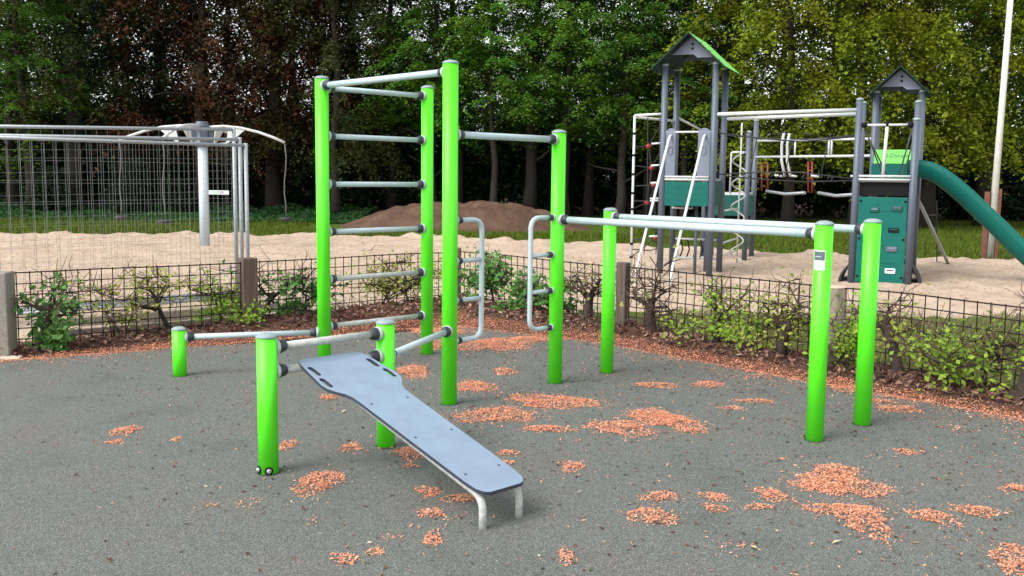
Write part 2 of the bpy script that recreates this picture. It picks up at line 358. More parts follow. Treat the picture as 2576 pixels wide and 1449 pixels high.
def bedz(u, h, p):
    t = u; prof = math.sin(math.pi*min(1, max(0, t)))**.8 if 0 <= t <= 1 else 0
    return -.02+h*prof+.03*prof*noise.fractal(Vector((p.x*4, p.y*4, 0)), .8, 2, 3)
mb = MB(); vs = []
for p, n, w, h in BED:
    for j in range(NU):
        t = j/(NU-1); off = w-(w+.55)*t; q = p+n*off
        vs.append((q.x, q.y, bedz(t, h, q)))
mb.add(vs, [[i*NU+j, i*NU+j+1, (i+1)*NU+j+1, (i+1)*NU+j] for i in range(len(BED)-1) for j in range(NU-1)], True)
tag(mb.build('soil', M['soil']), 'brown leaf mould bed heaped along the wire fence', kind='structure')
# sky dome is the world; stuff -------------------------------------------------
# brown leaf litter on the bed
def scatter_bed(n, t0, t1, size, lift, seed):
    g = np.random.default_rng(seed); C = []; 
    for k in range(n):
        p, nn, w, h = bedpt(g.random()); t = t0+(t1-t0)*g.random(); off = w-(w+.55)*t
        q = p+nn*off+Vector((g.normal()*.04, g.normal()*.04, 0)); C.append((q.x, q.y, max(.004, bedz(t, h, q))+lift*g.random()))
    C = np.array(C); N = g.normal(size=(n, 3))*.55+[0, 0, 1]
    s = size*g.uniform(.6, 1.3, n); return leaves(C, N, s, s*.6, g.uniform(-.3, .5, n)[:, None], g)
V, F = scatter_bed(10500, .19, .97, .062, .035, 1)
tag(npmesh('leaf_litter', V, F, M['litter']), 'dry brown fallen leaves under the wire fence', kind='stuff')
# orange bud scales: drifts along the bed, heaps and loose ones on the pad
PILES = [(315,1085,36,10),(288,1113,21,6),(443,1106,14,5),(800,1215,58,27),(722,1121,26,12),(884,1127,28,10),(1035,1140,42,15),(1032,1173,18,5),(1080,1238,32,12),(1155,1255,40,11),(1085,1292,38,11),(1088,1355,25,17),(945,1388,20,12),(868,1406,34,14),(785,1312,20,14),(990,1352,30,14),(1424,1402,20,20),(1440,1175,32,11),(1280,1140,26,7),(1248,1045,86,21),(1392,1011,112,16),(1195,973,46,15),(1040,935,40,15),(1270,935,30,8),(1235,868,85,17),(1080,868,40,14),(1375,1080,60,8),(1560,1077,86,17),(1640,1046,70,14),(1690,1062,70,18),(1740,1085,35,6),(1660,1250,45,12),(1640,1300,52,22),(1798,1251,32,11),(1800,1280,32,9),(1942,1246,40,16),(1910,1277,35,8),(2105,1190,60,20),(2110,1220,90,32),(2060,1222,60,14),(2110,1282,80,13),(2170,1310,66,34),(2350,1302,52,17),(2455,1287,48,15),(2555,1230,35,9),(2560,1425,60,30),(2560,1385,30,16),(1845,1380,72,20),(1920,950,75,9),(2410,1080,42,9),(2545,1055,50,9),(2560,1085,30,8),(2280,1138,26,7),(1650,970,60,6),(1780,968,40,7),(1840,1028,26,5),(1900,1010,50,4),(2200,1010,40,6),(1280,1165,20,5),(830,1000,22,8),(1100,835,60,10),(1330,855,60,8),(2130,975,50,9),(1930,925,40,5),(2260,1030,60,7),(520,1275,60,10),(620,1268,60,12)]
SPARSE = {14, 15, len(PILES)-1, len(PILES)-2, 47, 48, 49, 50, 51}
g = np.random.default_rng(5); C = []; S = []
for k, (px, py, rx, ry) in enumerate(PILES):
    c = gp(px, py); ax = (gp(px+rx, py)-c).length; ay = (gp(px, py+ry)-gp(px, py-ry)).length/2
    n = int(ax*ay*math.pi*(1100 if k in SPARSE else 12500)); n = max(24, min(n, 5500))
    ph = g.uniform(0, 6.28, 4)
    a = g.uniform(0, 6.283, n); r = np.sqrt(g.random(n)); rad = r*(1+.22*np.sin(2*a+ph[0])+.16*np.sin(3*a+ph[1])+.10*np.sin(7*a+ph[2]))
    rad = rad*np.where(g.random(n) < .22, 1+.75*g.random(n)**1.5, 1)
    z = .004+.020*np.clip(1-rad**2, 0, 1)*g.random(n)*min(1, ax/.12)
    C.append(np.stack([c.x+ax*rad*np.cos(a), c.y+ay*rad*np.sin(a), z], 1))
n = 8000                                  # loose ones, thicker to the right and near the fence
X = g.uniform(-4, 5, n*3); Y = g.uniform(3.4, 12.2, n*3); pr = np.clip(.16+.24*(X+1)/3+.06*(Y-6), .03, 1)*np.clip(.5+np.array([noise.noise(Vector((x*1.3, y*1.3, 5))) for x, y in zip(X, Y)])*1.5, .03, 1)
k = g.random(n*3) < pr; okk = Y < feny(X)-.25; k &= okk
C.append(np.stack([X[k], Y[k], np.full(k.sum(), .004)], 1))
E_ = []
for q in range(44000):
    p, nn, w, h = bedpt(g.random()); t = .07+g.normal()*.062+.05*noise.noise(Vector((p.x*2, p.y*2, 4)))
    if g.random() < .12: t -= abs(g.normal())*.25
    q_ = p+nn*(w-(w+.55)*t); E_.append((q_.x, q_.y, max(.003, bedz(t, h, q_)+.004)+.008*g.random()))
C.append(np.array(E_)); C = np.concatenate(C); n = len(C)
s = .0148*np.exp(g.normal(0, .32, n))
V, F = leaves(C, g.normal(size=(n, 3))*.35+[0, 0, 1], s, s*.45, g.uniform(-.2, .6, n)[:, None], g)
tag(npmesh('bud_scale_litter', V, F, M['scale']), 'orange fallen bud scales heaped and strewn on the grey rubber', kind='stuff')
n = 15000; X = g.uniform(-4, 5, n); Y = g.uniform(3.4, 12.2, n)
k = (g.random(n) < np.clip(.10+.26*(X+2)/3+.06*(Y-5), .05, 1)) & (Y < feny(X)-.2); n = k.sum(); s = .026*g.uniform(.5, 1.5, n)
V, F = leaves(np.stack([X[k], Y[k], np.full(n, .005)], 1), g.normal(size=(n, 3))*.3+[0, 0, 1], s, s*.5, .2, g)
tag(npmesh('leaf_litter', V, F, M['litter']), 'dull brown scraps strewn thinly over the grey rubber', kind='stuff')
n = 26; q = [gp(x, y) for x, y in [(1895, 1382), (865, 1038), (2285, 1137), (2105, 1368), (2440, 1053)]+[(g.uniform(200, 2500), g.uniform(960, 1420)) for _ in range(21)]]
s = np.where(np.arange(n) < 5, .065, .03)
V, F = leaves(np.array([(p.x, p.y, .012) for p in q]), g.normal(size=(n, 3))*.25+[0, 0, 1], s, s*.4, .2, g)
tag(npmesh('pale_leaf_litter', V, F, M['pale_leaf']), 'few pale dry leaves lying singly on the rubber', kind='stuff')
# tangled dry twigs on the bed
mb = MB(); g = random.Random(3)
for k in range(420):
    p, nn, w, h = BED[g.randrange(len(BED))]; t = g.uniform(.25, .8); q = p+nn*(w-(w+.55)*t); z = bedz(t, h, q)+.02
    d = Vector((g.gauss(0, 1), g.gauss(0, 1), g.gauss(.25, .35))).normalized(); L = g.uniform(.12, .42); b = Vector((g.gauss(0, .05), g.gauss(0, .05), g.gauss(.03, .04)))
    a = Vector((q.x, q.y, z)); mb.tube([a, a+d*L*.5+b, a+d*L], [.005, .004, .002], 4, False)
tag(mb.build('twig_litter', M['twig']), 'thin dry twigs lying tangled along the fence foot', kind='stuff')
# grass
def blades(C, h, w, seed):
    g = np.random.default_rng(seed); n = len(C); a = g.uniform(0, 6.283, n); d = np.stack([np.cos(a), np.sin(a), 0*a], 1); lean = g.normal(size=(n, 3))*.35; lean[:, 2] = 1
    hh = (h*g.uniform(.5, 1.3, n))[:, None]; V = np.empty((n, 3, 3)); V[:, 0] = C-d*w/2; V[:, 1] = C+d*w/2; V[:, 2] = C+unit(lean)*hh
    return V.reshape(-1, 3), np.arange(3*n).reshape(n, 3)
g = np.random.default_rng(11)
X = g.uniform(.2, 8.5, 60000); Y = g.uniform(5, 13.2, 60000); k = (Y > feny(X)+.35) & (Y < yfront(X)+.25+.25*np.sin(X*3)); X, Y = X[k], Y[k]
V, F = blades(np.stack([X, Y, np.full(len(X), -.05)], 1), .12, .012, 2)
tag(npmesh('grass', V, F, M['grassy']), 'bright grass strip just behind the right run of wire fence', kind='stuff')
X = g.uniform(-24, 24, 90000); Y = g.uniform(20, 44, 90000); k = (Y > yback(X)+.1) & ~((np.abs(X+1.5) < 5.6) & (np.abs(Y-35.2) < 3.4)); X, Y = X[k], Y[k]
V, F = blades(np.stack([X, Y, np.full(len(X), -.06)], 1), .16, .045, 3)
tag(npmesh('grass', V, F, M['grass']), 'mown grass between the sand and the dark wood', kind='stuff')
g = np.random.default_rng(12); n = 26000
X = g.uniform(-26, -6.0, n); Y = g.uniform(36, 43, n); hh = np.clip((Y-36)/5, .1, 1)*(.35+.35*np.array([noise.noise(Vector((x*.8, y*.8, 2))) for x, y in zip(X, Y)]))
V, F = leaves(np.stack([X, Y, hh*g.random(n)], 1), g.normal(size=(n, 3))*.6+[0, -.3, 1], .17, .12, .1, g)
tag(npmesh('ground_cover', V, F, M['ivy']), 'low ivy like ground cover at the foot of the left wood', kind='stuff')

# ================================================================== EXERCISE STATION
PS = dict(A=(-1.721, 8.885, 2.66), B=(-.485, 7.566, 2.66), J=(-.849, 9.716, 2.66), C=(.385, 8.409, 2.187), D=(.882, 8.884, 1.517), E=(2.105, 6.614, 1.517), F=(2.595, 7.065, 1.517), G=(-2.932, 8.522, .44), H=(-1.452, 5.726, .853), I=(-.825, 6.336, .853))
PR = .06
def pt(k, z): return Vector((PS[k][0], PS[k][1], z))
def bolt(mb, c, n, r=.012):
    n = Vector(n).normalized(); mb.lathe(c, [(r*1.6, 0), (r*1.6, .003)], 14, n, False); mb.lathe(Vector(c)+n*.0032, [(r, 0), (r, .007), (r*.8, .009)], 6, n, False)
def post(k, root):
    x, y, h = PS[k]; c = (x, y, 0)
    p = MB().lathe(c, [(PR, -.04), (PR, h-.032)], 40).m(1).lathe(c, [(PR+.009, -.01), (PR+.009, .0025), (PR+.001, .0028)], 40, (0, 0, 1), False).build('post', [M['green'], M['rubber']], root)  # dark foot ring added in place of the slight shadow round the post
    MB().lathe(c, [(PR+.001, h-.0315), (PR+.0035, h-.029), (PR+.0035, h-.021), (PR-.001, h-.016), (PR*.72, h-.006), (PR*.35, h-.001), (.001, h)], 40).build('cap', M['cap'], p)
    return p
def collar(a, d, parent):
    """a: point on the post axis, d: unit direction along the bar"""
    mb = MB(); mb.m(1).lathe(a, [(.047, PR-.012), (.047, PR+.010), (.043, PR+.0135)], 24, d); mb.m(0).lathe(a, [(.041, PR+.0138), (.042, PR+.030), (.033, PR+.062), (.0285, PR+.066)], 24, d)
    return mb.build('collar', [M['collar'], M['ring']], parent)
def bar(k1, z1, k2, z2, root, m='tube', r=.024):
    a, b = pt(k1, z1), pt(k2, z2); d = (b-a).normalized(); 
    o = MB().tube([a+d*(PR+.03), a.lerp(b, .5), b-d*(PR+.03)], r, 20).build('crossbar', M[m], root)
    collar(a, d, o); collar(b, -d, o); return o
def bend(pts, rad, n=7):
    P = [Vector(p) for p in pts]; out = [P[0]]
    for i in range(1, len(P)-1):
        a = (P[i-1]-P[i]).normalized(); b = (P[i+1]-P[i]).normalized(); p0 = P[i]+a*rad; p1 = P[i]+b*rad
        for q in range(n+1):
            t = q/n; out.append(p0*(1-t)**2+P[i]*2*t*(1-t)+p1*t*t)
    return out+[P[-1]]
rig = empty('exercise_station', (PS['B'][0], PS['B'][1], 0), 'lime green outdoor exercise station of tall and short posts joined by grey bars', 'exercise station')
for k in 'ABJCEGHI':
    p = post(k, rig)
    if k == 'E':
        mb = MB(); c = pt('E', 0); vdir = Vector((-c.x, -c.y, 0)).normalized(); a0 = math.atan2(vdir.y, vdir.x)
        def patch(z0, z1, t0, t1, rr, mi):
            vs = []; n = 10
            for i in range(n+1):
                t = a0+t0+(t1-t0)*i/n
                for z in (z0, z1): vs.append(c+Vector((math.cos(t)*rr, math.sin(t)*rr, z)))
            mb.m(mi).add(vs, [[2*i, 2*i+2, 2*i+3, 2*i+1] for i in range(n)], True)
        z0, z1 = hz(2062, 678, c), hz(2062, 629, c)
        patch(z0, z1, -1.15, .25, PR+.0008, 0); patch(z0+.066, z1-.006, -1.10, .19, PR+.0014, 1); patch(z0+.006, z0+.009, -1.10, .19, PR+.0014, 1)
        patch(z0+.05, z0+.053, -.9, -.4, PR+.0014, 1); patch(z0+.03, z0+.033, -.2, .05, PR+.0014, 1); patch(z0+.09, z0+.093, -.9, -.2, PR+.0019, 0)
        mb.build('sticker', [M['label'], M['labeld']], p)
    if k == 'H':
        for (px, dx) in ((676, .02), (648, -.9)):
            v = Vector((-c.x if False else -PS['H'][0], -PS['H'][1], 0)).normalized(); n = Matrix.Rotation(dx if dx > 0 else -1.2, 4, 'Z') @ v
            mb = MB(); mb.m(1).lathe(pt('H', .025)+n*(PR-.004), [(.026, 0), (.026, .006)], 20, n, False); mb.m(0); bolt(mb, pt('H', .027)+n*(PR+.0025), n, .0095)
            mb.build('bolt', [M['steel'], M['black']], p)
for z in (2.555, 2.128, 1.697, 1.265, .83, .395): bar('A', z, 'J', z, rig, 'tubew' if z < .9 else 'tube')
bar('A', 2.572, 'B', 2.572, rig, 'tube', .027); bar('B', 2.102, 'C', 2.102, rig, 'tube', .027)
bar('C', 1.425, 'E', 1.425, rig, 'tube', .029); bar('H', .761, 'I', .761, rig, 'tubew'); bar('H', .613, 'I', .613, rig, 'tubew'); bar('I', .60, 'B', .585, rig); bar('G', .345, 'A', .345, rig)
bc = (pt('C', 0)-pt('B', 0)).normalized()
for k, d, L in (('B', bc, .335), ('C', -bc, .325)):
    zs = (1.443, 1.125, .815, .495); out = d*L
    path = bend([pt(k, zs[0])+d*(PR+.04), pt(k, zs[0])+out, pt(k, zs[3])+out, pt(k, zs[3])+d*(PR+.04)], .10, 8)
    mb = MB().tube(path, .0205, 16)
    for z in zs[1:3]: mb.tube([pt(k, z)+d*(PR+.04), pt(k, z)+out-d*.012], .018, 14)
    hd = mb.build('grab_handle', M['tube'], rig)
    for z in zs:
        mb = MB(); mb.m(1).lathe(pt(k, z), [(.030, PR-.01), (.030, PR+.014)], 18, d); mb.m(0).lathe(pt(k, z), [(.0265, PR+.0145), (.0275, PR+.05), (.024, PR+.056)], 18, d)
        mb.build('sleeve', [M['collar'], M['ring']], hd)
pbar = empty('parallel_bar', (PS['D'][0], PS['D'][1], 0), 'separate rear parallel bar on two lime green posts, nearer the wire fence', 'exercise bar')
for k in 'DF': post(k, pbar)
bar('D', 1.435, 'F', 1.435, pbar, 'tube', .029)
# sit-up bench
bm0 = Vector((-1.1385, 6.031, 0)); ba = Vector((.70, -.714, 0)).normalized(); bl = Vector((.714, .70, 0)).normalized()
SL = -.29; bd = (ba+UP*SL).normalized(); bn = bd.cross(bl)*-1
if bn.z < 0: bn = -bn
def bp(s, t, dz=0): return bm0+ba*s+bl*t+UP*(.662+SL*s+dz)
half = [(0.0, .20), (.02, .232), (.06, .245), (.20, .262), (.33, .277), (.38, .270), (.43, .240), (.47, .205), (.52, .187), (.60, .182), (1.0, .178), (1.48, .172), (1.55, .163), (1.585, .14), (1.60, .11)]
def slot(s0, s1, t):
    p = []; r = .017
    for k in range(9): a = math.pi/2+math.pi*k/8; p.append((s0+r*math.cos(a), t+r*math.sin(a)))
    for k in range(9): a = -math.pi/2+math.pi*k/8; p.append((s1+r*math.cos(a), t+r*math.sin(a)))
    return p
outer = [(s, t) for s, t in half]+[(s, -t) for s, t in half[::-1]]
slots = [slot(.12, .205, .215), slot(.12, .205, -.215), slot(.27, .355, .232), slot(.27, .355, -.232)]
import bmesh
bench = empty('sit_up_bench', bm0+ba*.8, 'blue grey sloping sit-up board with four hand slots on tubular legs', 'exercise bench')
bmx = bmesh.new(); TH = .019
def loop3(pl, dz): return [bmx.verts.new(bp(s, t, dz)-bench.location) for s, t in pl]
for dz in (0, -TH):
    es = []; loops = []
    for pl in [outer]+slots:
        L = loop3(pl, dz); loops.append(L); es += [bmx.edges.new((L[i], L[(i+1) % len(L)])) for i in range(len(L))]
    bmesh.ops.triangle_fill(bmx, edges=es, use_beauty=True)
    if dz == 0: top = loops
    else:
        for La_, Lb_ in zip(top, loops):
            for i in range(len(La_)):
                f = bmx.faces.new((La_[i], La_[(i+1) % len(La_)], Lb_[(i+1) % len(Lb_)], Lb_[i])); f.material_index = 1
bmesh.ops.recalc_face_normals(bmx, faces=bmx.faces[:])
me = bpy.data.meshes.new('board'); bmx.to_mesh(me); bmx.free(); me.materials.append(M['board']); me.materials.append(M['edge'])
bo = bpy.data.objects.new('board', me); COL.objects.link(bo); bo.parent = bench
mb = MB()
for s, t in ((.62, .13), (.62, -.13), (1.02, .13), (1.02, -.13), (1.42, .12), (1.42, -.12)): MB().lathe(bp(s, t, .0005), [(.007, 0), (.0065, .002)], 12, bn, False).build('screw', M['edge'], bo)
for sgn in (-1, 1):
    t = .13*sgn; 
    path = bend([bp(.03, t, -.022), bp(.5, t, -.043), bp(1.565, t, -.045), Vector((*(bm0+ba*1.565+bl*t).xy, -.03))], .075, 8)
    MB().tube(path, .0205, 16).build('leg', M['tubew'], bench)

# ================================================================== WIRE FENCE
fence = empty('wire_fence', (-.70, 12.78, 0), 'low brown wire mesh fence on short weathered wooden posts round the rubber surface', 'fence')
fp = [Vector((*p, 0)) for p in FEN]; FT = .80
MB().box((fp[1].x-.02, fp[1].y-.10, .36), (.27, .24, .92), (1, .12, 0), (-.12, 1, 0), bev=.012).build('post', M['conc'], fence)
mb = MB(); mb.box((fp[2].x-.03, fp[2].y, .40), (.17, .17, .90), (.8, .6, 0), (-.6, .8, 0), bev=.008); mb.build('post', M['wood'], fence)
MB().box((fp[3].x-.02, fp[3].y-.02, .40), (.10, .10, .90), bev=.008).build('post', M['wood'], fence)
MB().box((fp[4].x+.02, fp[4].y, .40), (.13, .10, .90), (.7, -.7, 0), (.7, .7, 0), bev=.008).build('post', M['wood'], fence)
mb = MB(); mb.lathe((fp[5].x+.02, fp[5].y-.03, 0), [(.115, -.1), (.110, .80)], 14, (0, 0, 1)); o5 = mb.build('post', M['woodm'], fence)
MB().lathe((fp[5].x+.02, fp[5].y-.03, 0), [(.112, .8005), (.108, .812)], 14).build('cut_top', M['woodp'], o5)
MB().box((fp[6].x, fp[6].y, .40), (.13, .13, .90), (.7, -.7, 0), (.7, .7, 0), bev=.008).build('post', M['wood'], fence)
g = random.Random(8)
for a, b in zip(fp[:-1], fp[1:]):
    if b.x < -4.9 or a.x > 6.9: continue
    d = (b-a).normalized(); L = (b-a).length; mb = MB(); n = int(L/.108)
    wob = lambda s, z: Vector((d.y, -d.x, 0))*(.022*noise.noise(Vector((a.x+s*1.4, z*3, 0))))+UP*(.018*noise.noise(Vector((s*.8, a.x, 5))))
    zs = [.03+k*.11 for k in range(8)]
    for i in range(1, n):
        s = L*i/n+g.gauss(0, .004); mb.tube([a+d*s+UP*z+wob(s, z) for z in (-.02, .2, .4, .6, zs[-1]+.012)], .0056, 5, False)
    for z in zs:
        mb.tube([a+d*(L*q/14)+UP*z+wob(L*q/14, z)+Vector((d.y, -d.x, 0))*.006 for q in range(15)], .0056 if z < .79 else .0068, 5, False)
    mb.build('mesh_panel', M['fwire'], fence)
# ------------------------------------------------------------------ hedge plants
def hedge(px, side, stem, top, mass, m, label, lean=0, nlim=3, spread=.35, zmass=.3, dens=1, width=.2):
    stem *= 1.5 if stem > .034 else 1.05
    if px > 1400: mass *= .5; dens *= .5
    else: mass *= .95
    g = random.Random(int(px)); gn = np.random.default_rng(int(px))
    P0, P1 = (fp[1], fp[3]) if px < 1150 else (fp[3], fp[6])
    base = online(P0, P1, px); off = Vector((0, .08, 0)) if side > 0 else Vector((0, -.10, 0)); base = base+off
    root = empty('hedge_plant', base, label, 'hedge plant', 'cut back hedge plants along the wire fence')
    d = (P1-P0).normalized(); mb = MB(); tips = []
    def limb(p, dr, L, r, depth):
        pts = [p]; q = p.copy(); dd = dr.normalized()
        for k in range(5):
            dd = (dd+Vector((g.gauss(0, .22), g.gauss(0, .15), g.gauss(.02, .16)))*(.45 if depth == 0 and r > .03 else 1)).normalized(); q = q+dd*L/5; pts.append(q.copy())
        mb.tube(pts, [r*(1-(.09 if r > .03 else .165)*k)*(1+.2*g.random()) for k in range(6)], 7, True)
        tips.extend(pts[2:])
        if depth:
            for _ in range(nlim+depth-1):
                a = pts[g.randrange(2, 6)]; s = g.choice((-1, 1))
                limb(a, d*s*g.uniform(.4, 1)+UP*g.uniform(-.25, .7)+Vector((0, g.gauss(0, .25), 0)), L*g.uniform(.4, .75), r*.48, depth-1)
    if stem > 0:
        limb(base+UP*.0, UP+d*lean, top*.62, stem, 0); t0 = tips[-1]
        mb.lathe(base, [(stem*1.5, -.05), (stem*1.15, .06), (stem, .12)], 8)
        for s in (-1, 1):
            for _ in range(nlim-1): limb(t0-UP*g.uniform(0, .15), d*s*g.uniform(.3, 1)+UP*g.uniform(.1, .9), spread*g.uniform(.6, 1.1), min(.017, stem*.42), 1)
        if g.random() < .6: limb(t0, UP+d*g.gauss(0, .3), top*.33, min(.02, stem*.6), 1)
    else:
        for _ in range(nlim+2): limb(base+d*g.gauss(0, .05), UP+d*g.gauss(0, .5), top*g.uniform(.6, 1), .008, 1)
    mb.m(1)
    for _ in range(95):
        a = tips[g.randrange(len(tips))]; q = d*g.gauss(0, .8)+UP*g.gauss(.25, .55)+Vector((0, g.gauss(0, .35), 0)); L = g.uniform(.08, .26); q = q.normalized()*L
        mb.tube([a, a+q*.5+Vector((g.gauss(0, .02), 0, g.gauss(0, .02))), a+q], [.0046, .0032, .0018], 4, False)
    mb.build('stem', [M['barkh'], M['twig']], root)
    T = np.array([tuple(t) for t in tips]); C = []
    n1 = int(340*dens); n2 = int(430*mass)
    if n1: C.append(T[gn.integers(0, len(T), n1)]+gn.normal(size=(n1, 3))*[.07, .05, .06])
    if n2:
        a = gn.normal(size=(n2, 3))*[width, .08, .13]; cen = np.array([base.x, base.y-.07, zmass]); sub = gn.normal(size=(9, 3))*[width*.9, .05, .11]
        C.append(cen+sub[gn.integers(0, 9, n2)]+a*.42)
    if C:
        C = np.concatenate(C); C = C[C[:, 2] > .03]; n = len(C); s = (.066 if m == 'lf_h1' else .047)*gn.uniform(.5, 1.4, n)
        V, F = leaves(C-np.array(base), gn.normal(size=(n, 3))*.6+[0, -.45, .8], s, s*.68, gn.uniform(-.1, .35, n)[:, None], gn)
        npmesh('foliage', V, F, M[m], root)
H_ = hedge
H_(150, -1, .035, .72, 1.45, 'lf_h1', 'bushy hedge plant with a dense dark green leaf mass next to the thick grey post', -.35, 3, .4, .26, .45, .17)
H_(285, 1, 0, .72, .25, 'lf_h3', 'thin yellowish hedge shoots between the dark green bush and a forked stump', 0, 2, .3, .4, .6)
H_(425, 1, .032, .76, .15, 'lf_h3', 'bare forked hedge plant at the middle of the left fence panel, few leaves on top', -.35, 3, .42, .6, .6)
H_(556, 1, .022, .74, 1.5, 'lf_h2', 'hedge plant with mixed yellow and green leaves left of the squared brown post', .1, 3, .35, .24, .9, .20)
H_(640, 1, .030, .78, .2, 'lf_h1', 'crooked bare hedge plant with thick crossing branches leaning onto the squared brown post', .35, 4, .5, .4, .2)
H_(748, 1, .028, .70, .9, 'lf_h1', 'small green hedge plant between the squared brown post and the tallest left green pole', -.1, 3, .3, .20, .8, .14)
H_(930, 1, .024, .72, .2, 'lf_h3', 'sparse twiggy hedge plant seen through the exercise ladder', .3, 4, .5, .5, .9)
H_(1035, 1, .026, .80, .3, 'lf_h3', 'upright twiggy hedge plant with small pale leaves near the fence corner', -.3, 4, .45, .5, 1.1)
H_(1245, 1, .024, .78, .5, 'lf_h1', 'tangled hedge plant with small dark leaves just right of the corner post', .2, 4, .45, .45, 1.6)
H_(1335, 1, .022, .62, 2.0, 'lf_h1', 'low dense green hedge plant seen through the grab handle', .1, 3, .4, .28, 1.0, .24)
H_(1472, 1, .050, .70, .1, 'lf_h3', 'stout dark hedge stump with curling bare branches right of the barred green post', .2, 4, .42, .5, .35)
H_(1645, 1, .050, .74, .1, 'lf_h3', 'Y shaped bare hedge stump with wide twiggy arms right of the narrow post', -.1, 5, .5, .5, .25)
H_(1800, 1, .040, .66, 1.2, 'lf_h2', 'cut hedge stub with green sprouts at its foot below the bar middle', 0, 3, .32, .25, 1.1, .22)
H_(1885, 1, .016, .60, 1.2, 'lf_h2', 'low leafy hedge plant with bright sprouts between two dark stubs', 0, 3, .35, .28, .9, .25)
H_(1965, 1, .036, .76, .8, 'lf_h3', 'dark hedge stub with a yellow leaved arm bent to the right', .1, 4, .4, .30, 1.3, .22)
H_(2118, -1, .0, .60, 1.5, 'lf_h2', 'fresh green ivy like shoots climbing the round post with the pale top', 0, 3, .25, .33, 1, .11)
H_(2268, 1, .040, .86, .3, 'lf_h3', 'tall thin topped hedge stump just right of the two green bar posts', -.1, 3, .3, .5, .5)
H_(2372, -1, .018, .62, 1.9, 'lf_h2', 'bright green leafy hedge plant at the right fence panel with arching shoots', .1, 4, .4, .30, 1.2, .20)
H_(2465, 1, .016, .66, .8, 'lf_h2', 'loose sprouting hedge plant left of the broken dark trunk at the right edge', .2, 4, .4, .45, .9, .2)
H_(2545, -1, .048, .84, .35, 'lf_h2', 'thick broken dark hedge trunk at the right edge of the photo', .2, 3, .4, .3, .5)

# timber edging and slab behind / beside the fence
for k, (x0, y0, x1, y1, z, lab) in enumerate([(-5.0, 10.1, -2.3, 12.15, .10, 'grey weathered timber edging board lying behind the left fence panel'), (-5.2, 10.75, -3.0, 12.45, .13, 'second grey edging board farther behind the left fence, half sunk in sand')]):
    a = Vector((x0, y0, z/2)); b = Vector((x1, y1, z/2)); d = (b-a).normalized()
    tag(MB().box((a+b)/2-UP*.02, ((b-a).length, .05, z+.06), d, Vector((-d.y, d.x, 0)), bev=.006).build('edging_board', M['woodg'], org=(a+b)/2), lab, 'edging board')
q = gp(20, 903); tag(MB().box((q.x-.25, q.y-.02, .0), (.75, .12, .05), (1, .12, 0), (-.12, 1, 0), bev=.012).build('paving_slab', M['slab'], org=q), 'pale stone slab edge on the ground before the thick grey post', 'slab')

# ================================================================== MESH PANELS (temporary fencing)
for (rx, ry, Yr, lx, ly, Yl, lab) in [(618, 366, 12.9, 0, 346, 11.0, 'galvanised temporary mesh panel with the lowest top rail, frontmost of three'), (603, 351, 13.15, 0, 341, 11.2, 'galvanised temporary mesh panel sandwiched between two others'), (588, 326, 13.4, 0, 318, 11.45, 'galvanised temporary mesh panel with the highest top rail, rearmost of three')]:
    v = ray(rx, ry); pr_ = Vector(v*(Yr/v[1]))+UP*HC; v = ray(lx, ly); pl_ = Vector(v*(Yl/v[1]))+UP*HC
    d = (pl_-pr_).normalized(); pl2 = pr_+d*3.5; zt = pr_.z; dxy = Vector((d.x, d.y, 0)).normalized()
    root = empty('mesh_fence_panel', (pr_.x, pr_.y, 0), lab, 'mesh panel', 'temporary mesh panels on the sand')
    mb = MB(); r = .026
    mb.tube([(pr_.x, pr_.y, -.02), (pr_.x, pr_.y, zt+.03)], r, 12); mb.tube([(pl2.x, pl2.y, -.02), (pl2.x, pl2.y, pl2.z+.03)], r, 12)
    mb.tube([pr_+d*.02, pl2-d*.02], r*.8, 12); mb.tube([Vector((pr_.x, pr_.y, .16))+d*.02, Vector((pl2.x, pl2.y, .16))-d*.02], r*.8, 12)
    mb.build('frame', M['galv'], root)
    mb = MB()
    for k in range(1, 27):
        a = pr_.lerp(pl2, k/27); w = dxy.cross(UP)*.008*math.sin(k*2.1+Yr*7); mb.tube([(a.x, a.y, .17), Vector((a.x, a.y, 1.2))+w, (a.x, a.y, a.z)], .0016, 4, False)
    for k in range(1, 8):
        t = k/8; a = Vector((pr_.x, pr_.y, .16)).lerp(pr_, t); b = Vector((pl2.x, pl2.y, .16)).lerp(pl2, t)
        mb.tube([a, a.lerp(b, .5)+UP*.012*math.sin(k*3+Yr), b], .0016, 4, False)
    mb.build('wire_mesh', M['wire'], root)

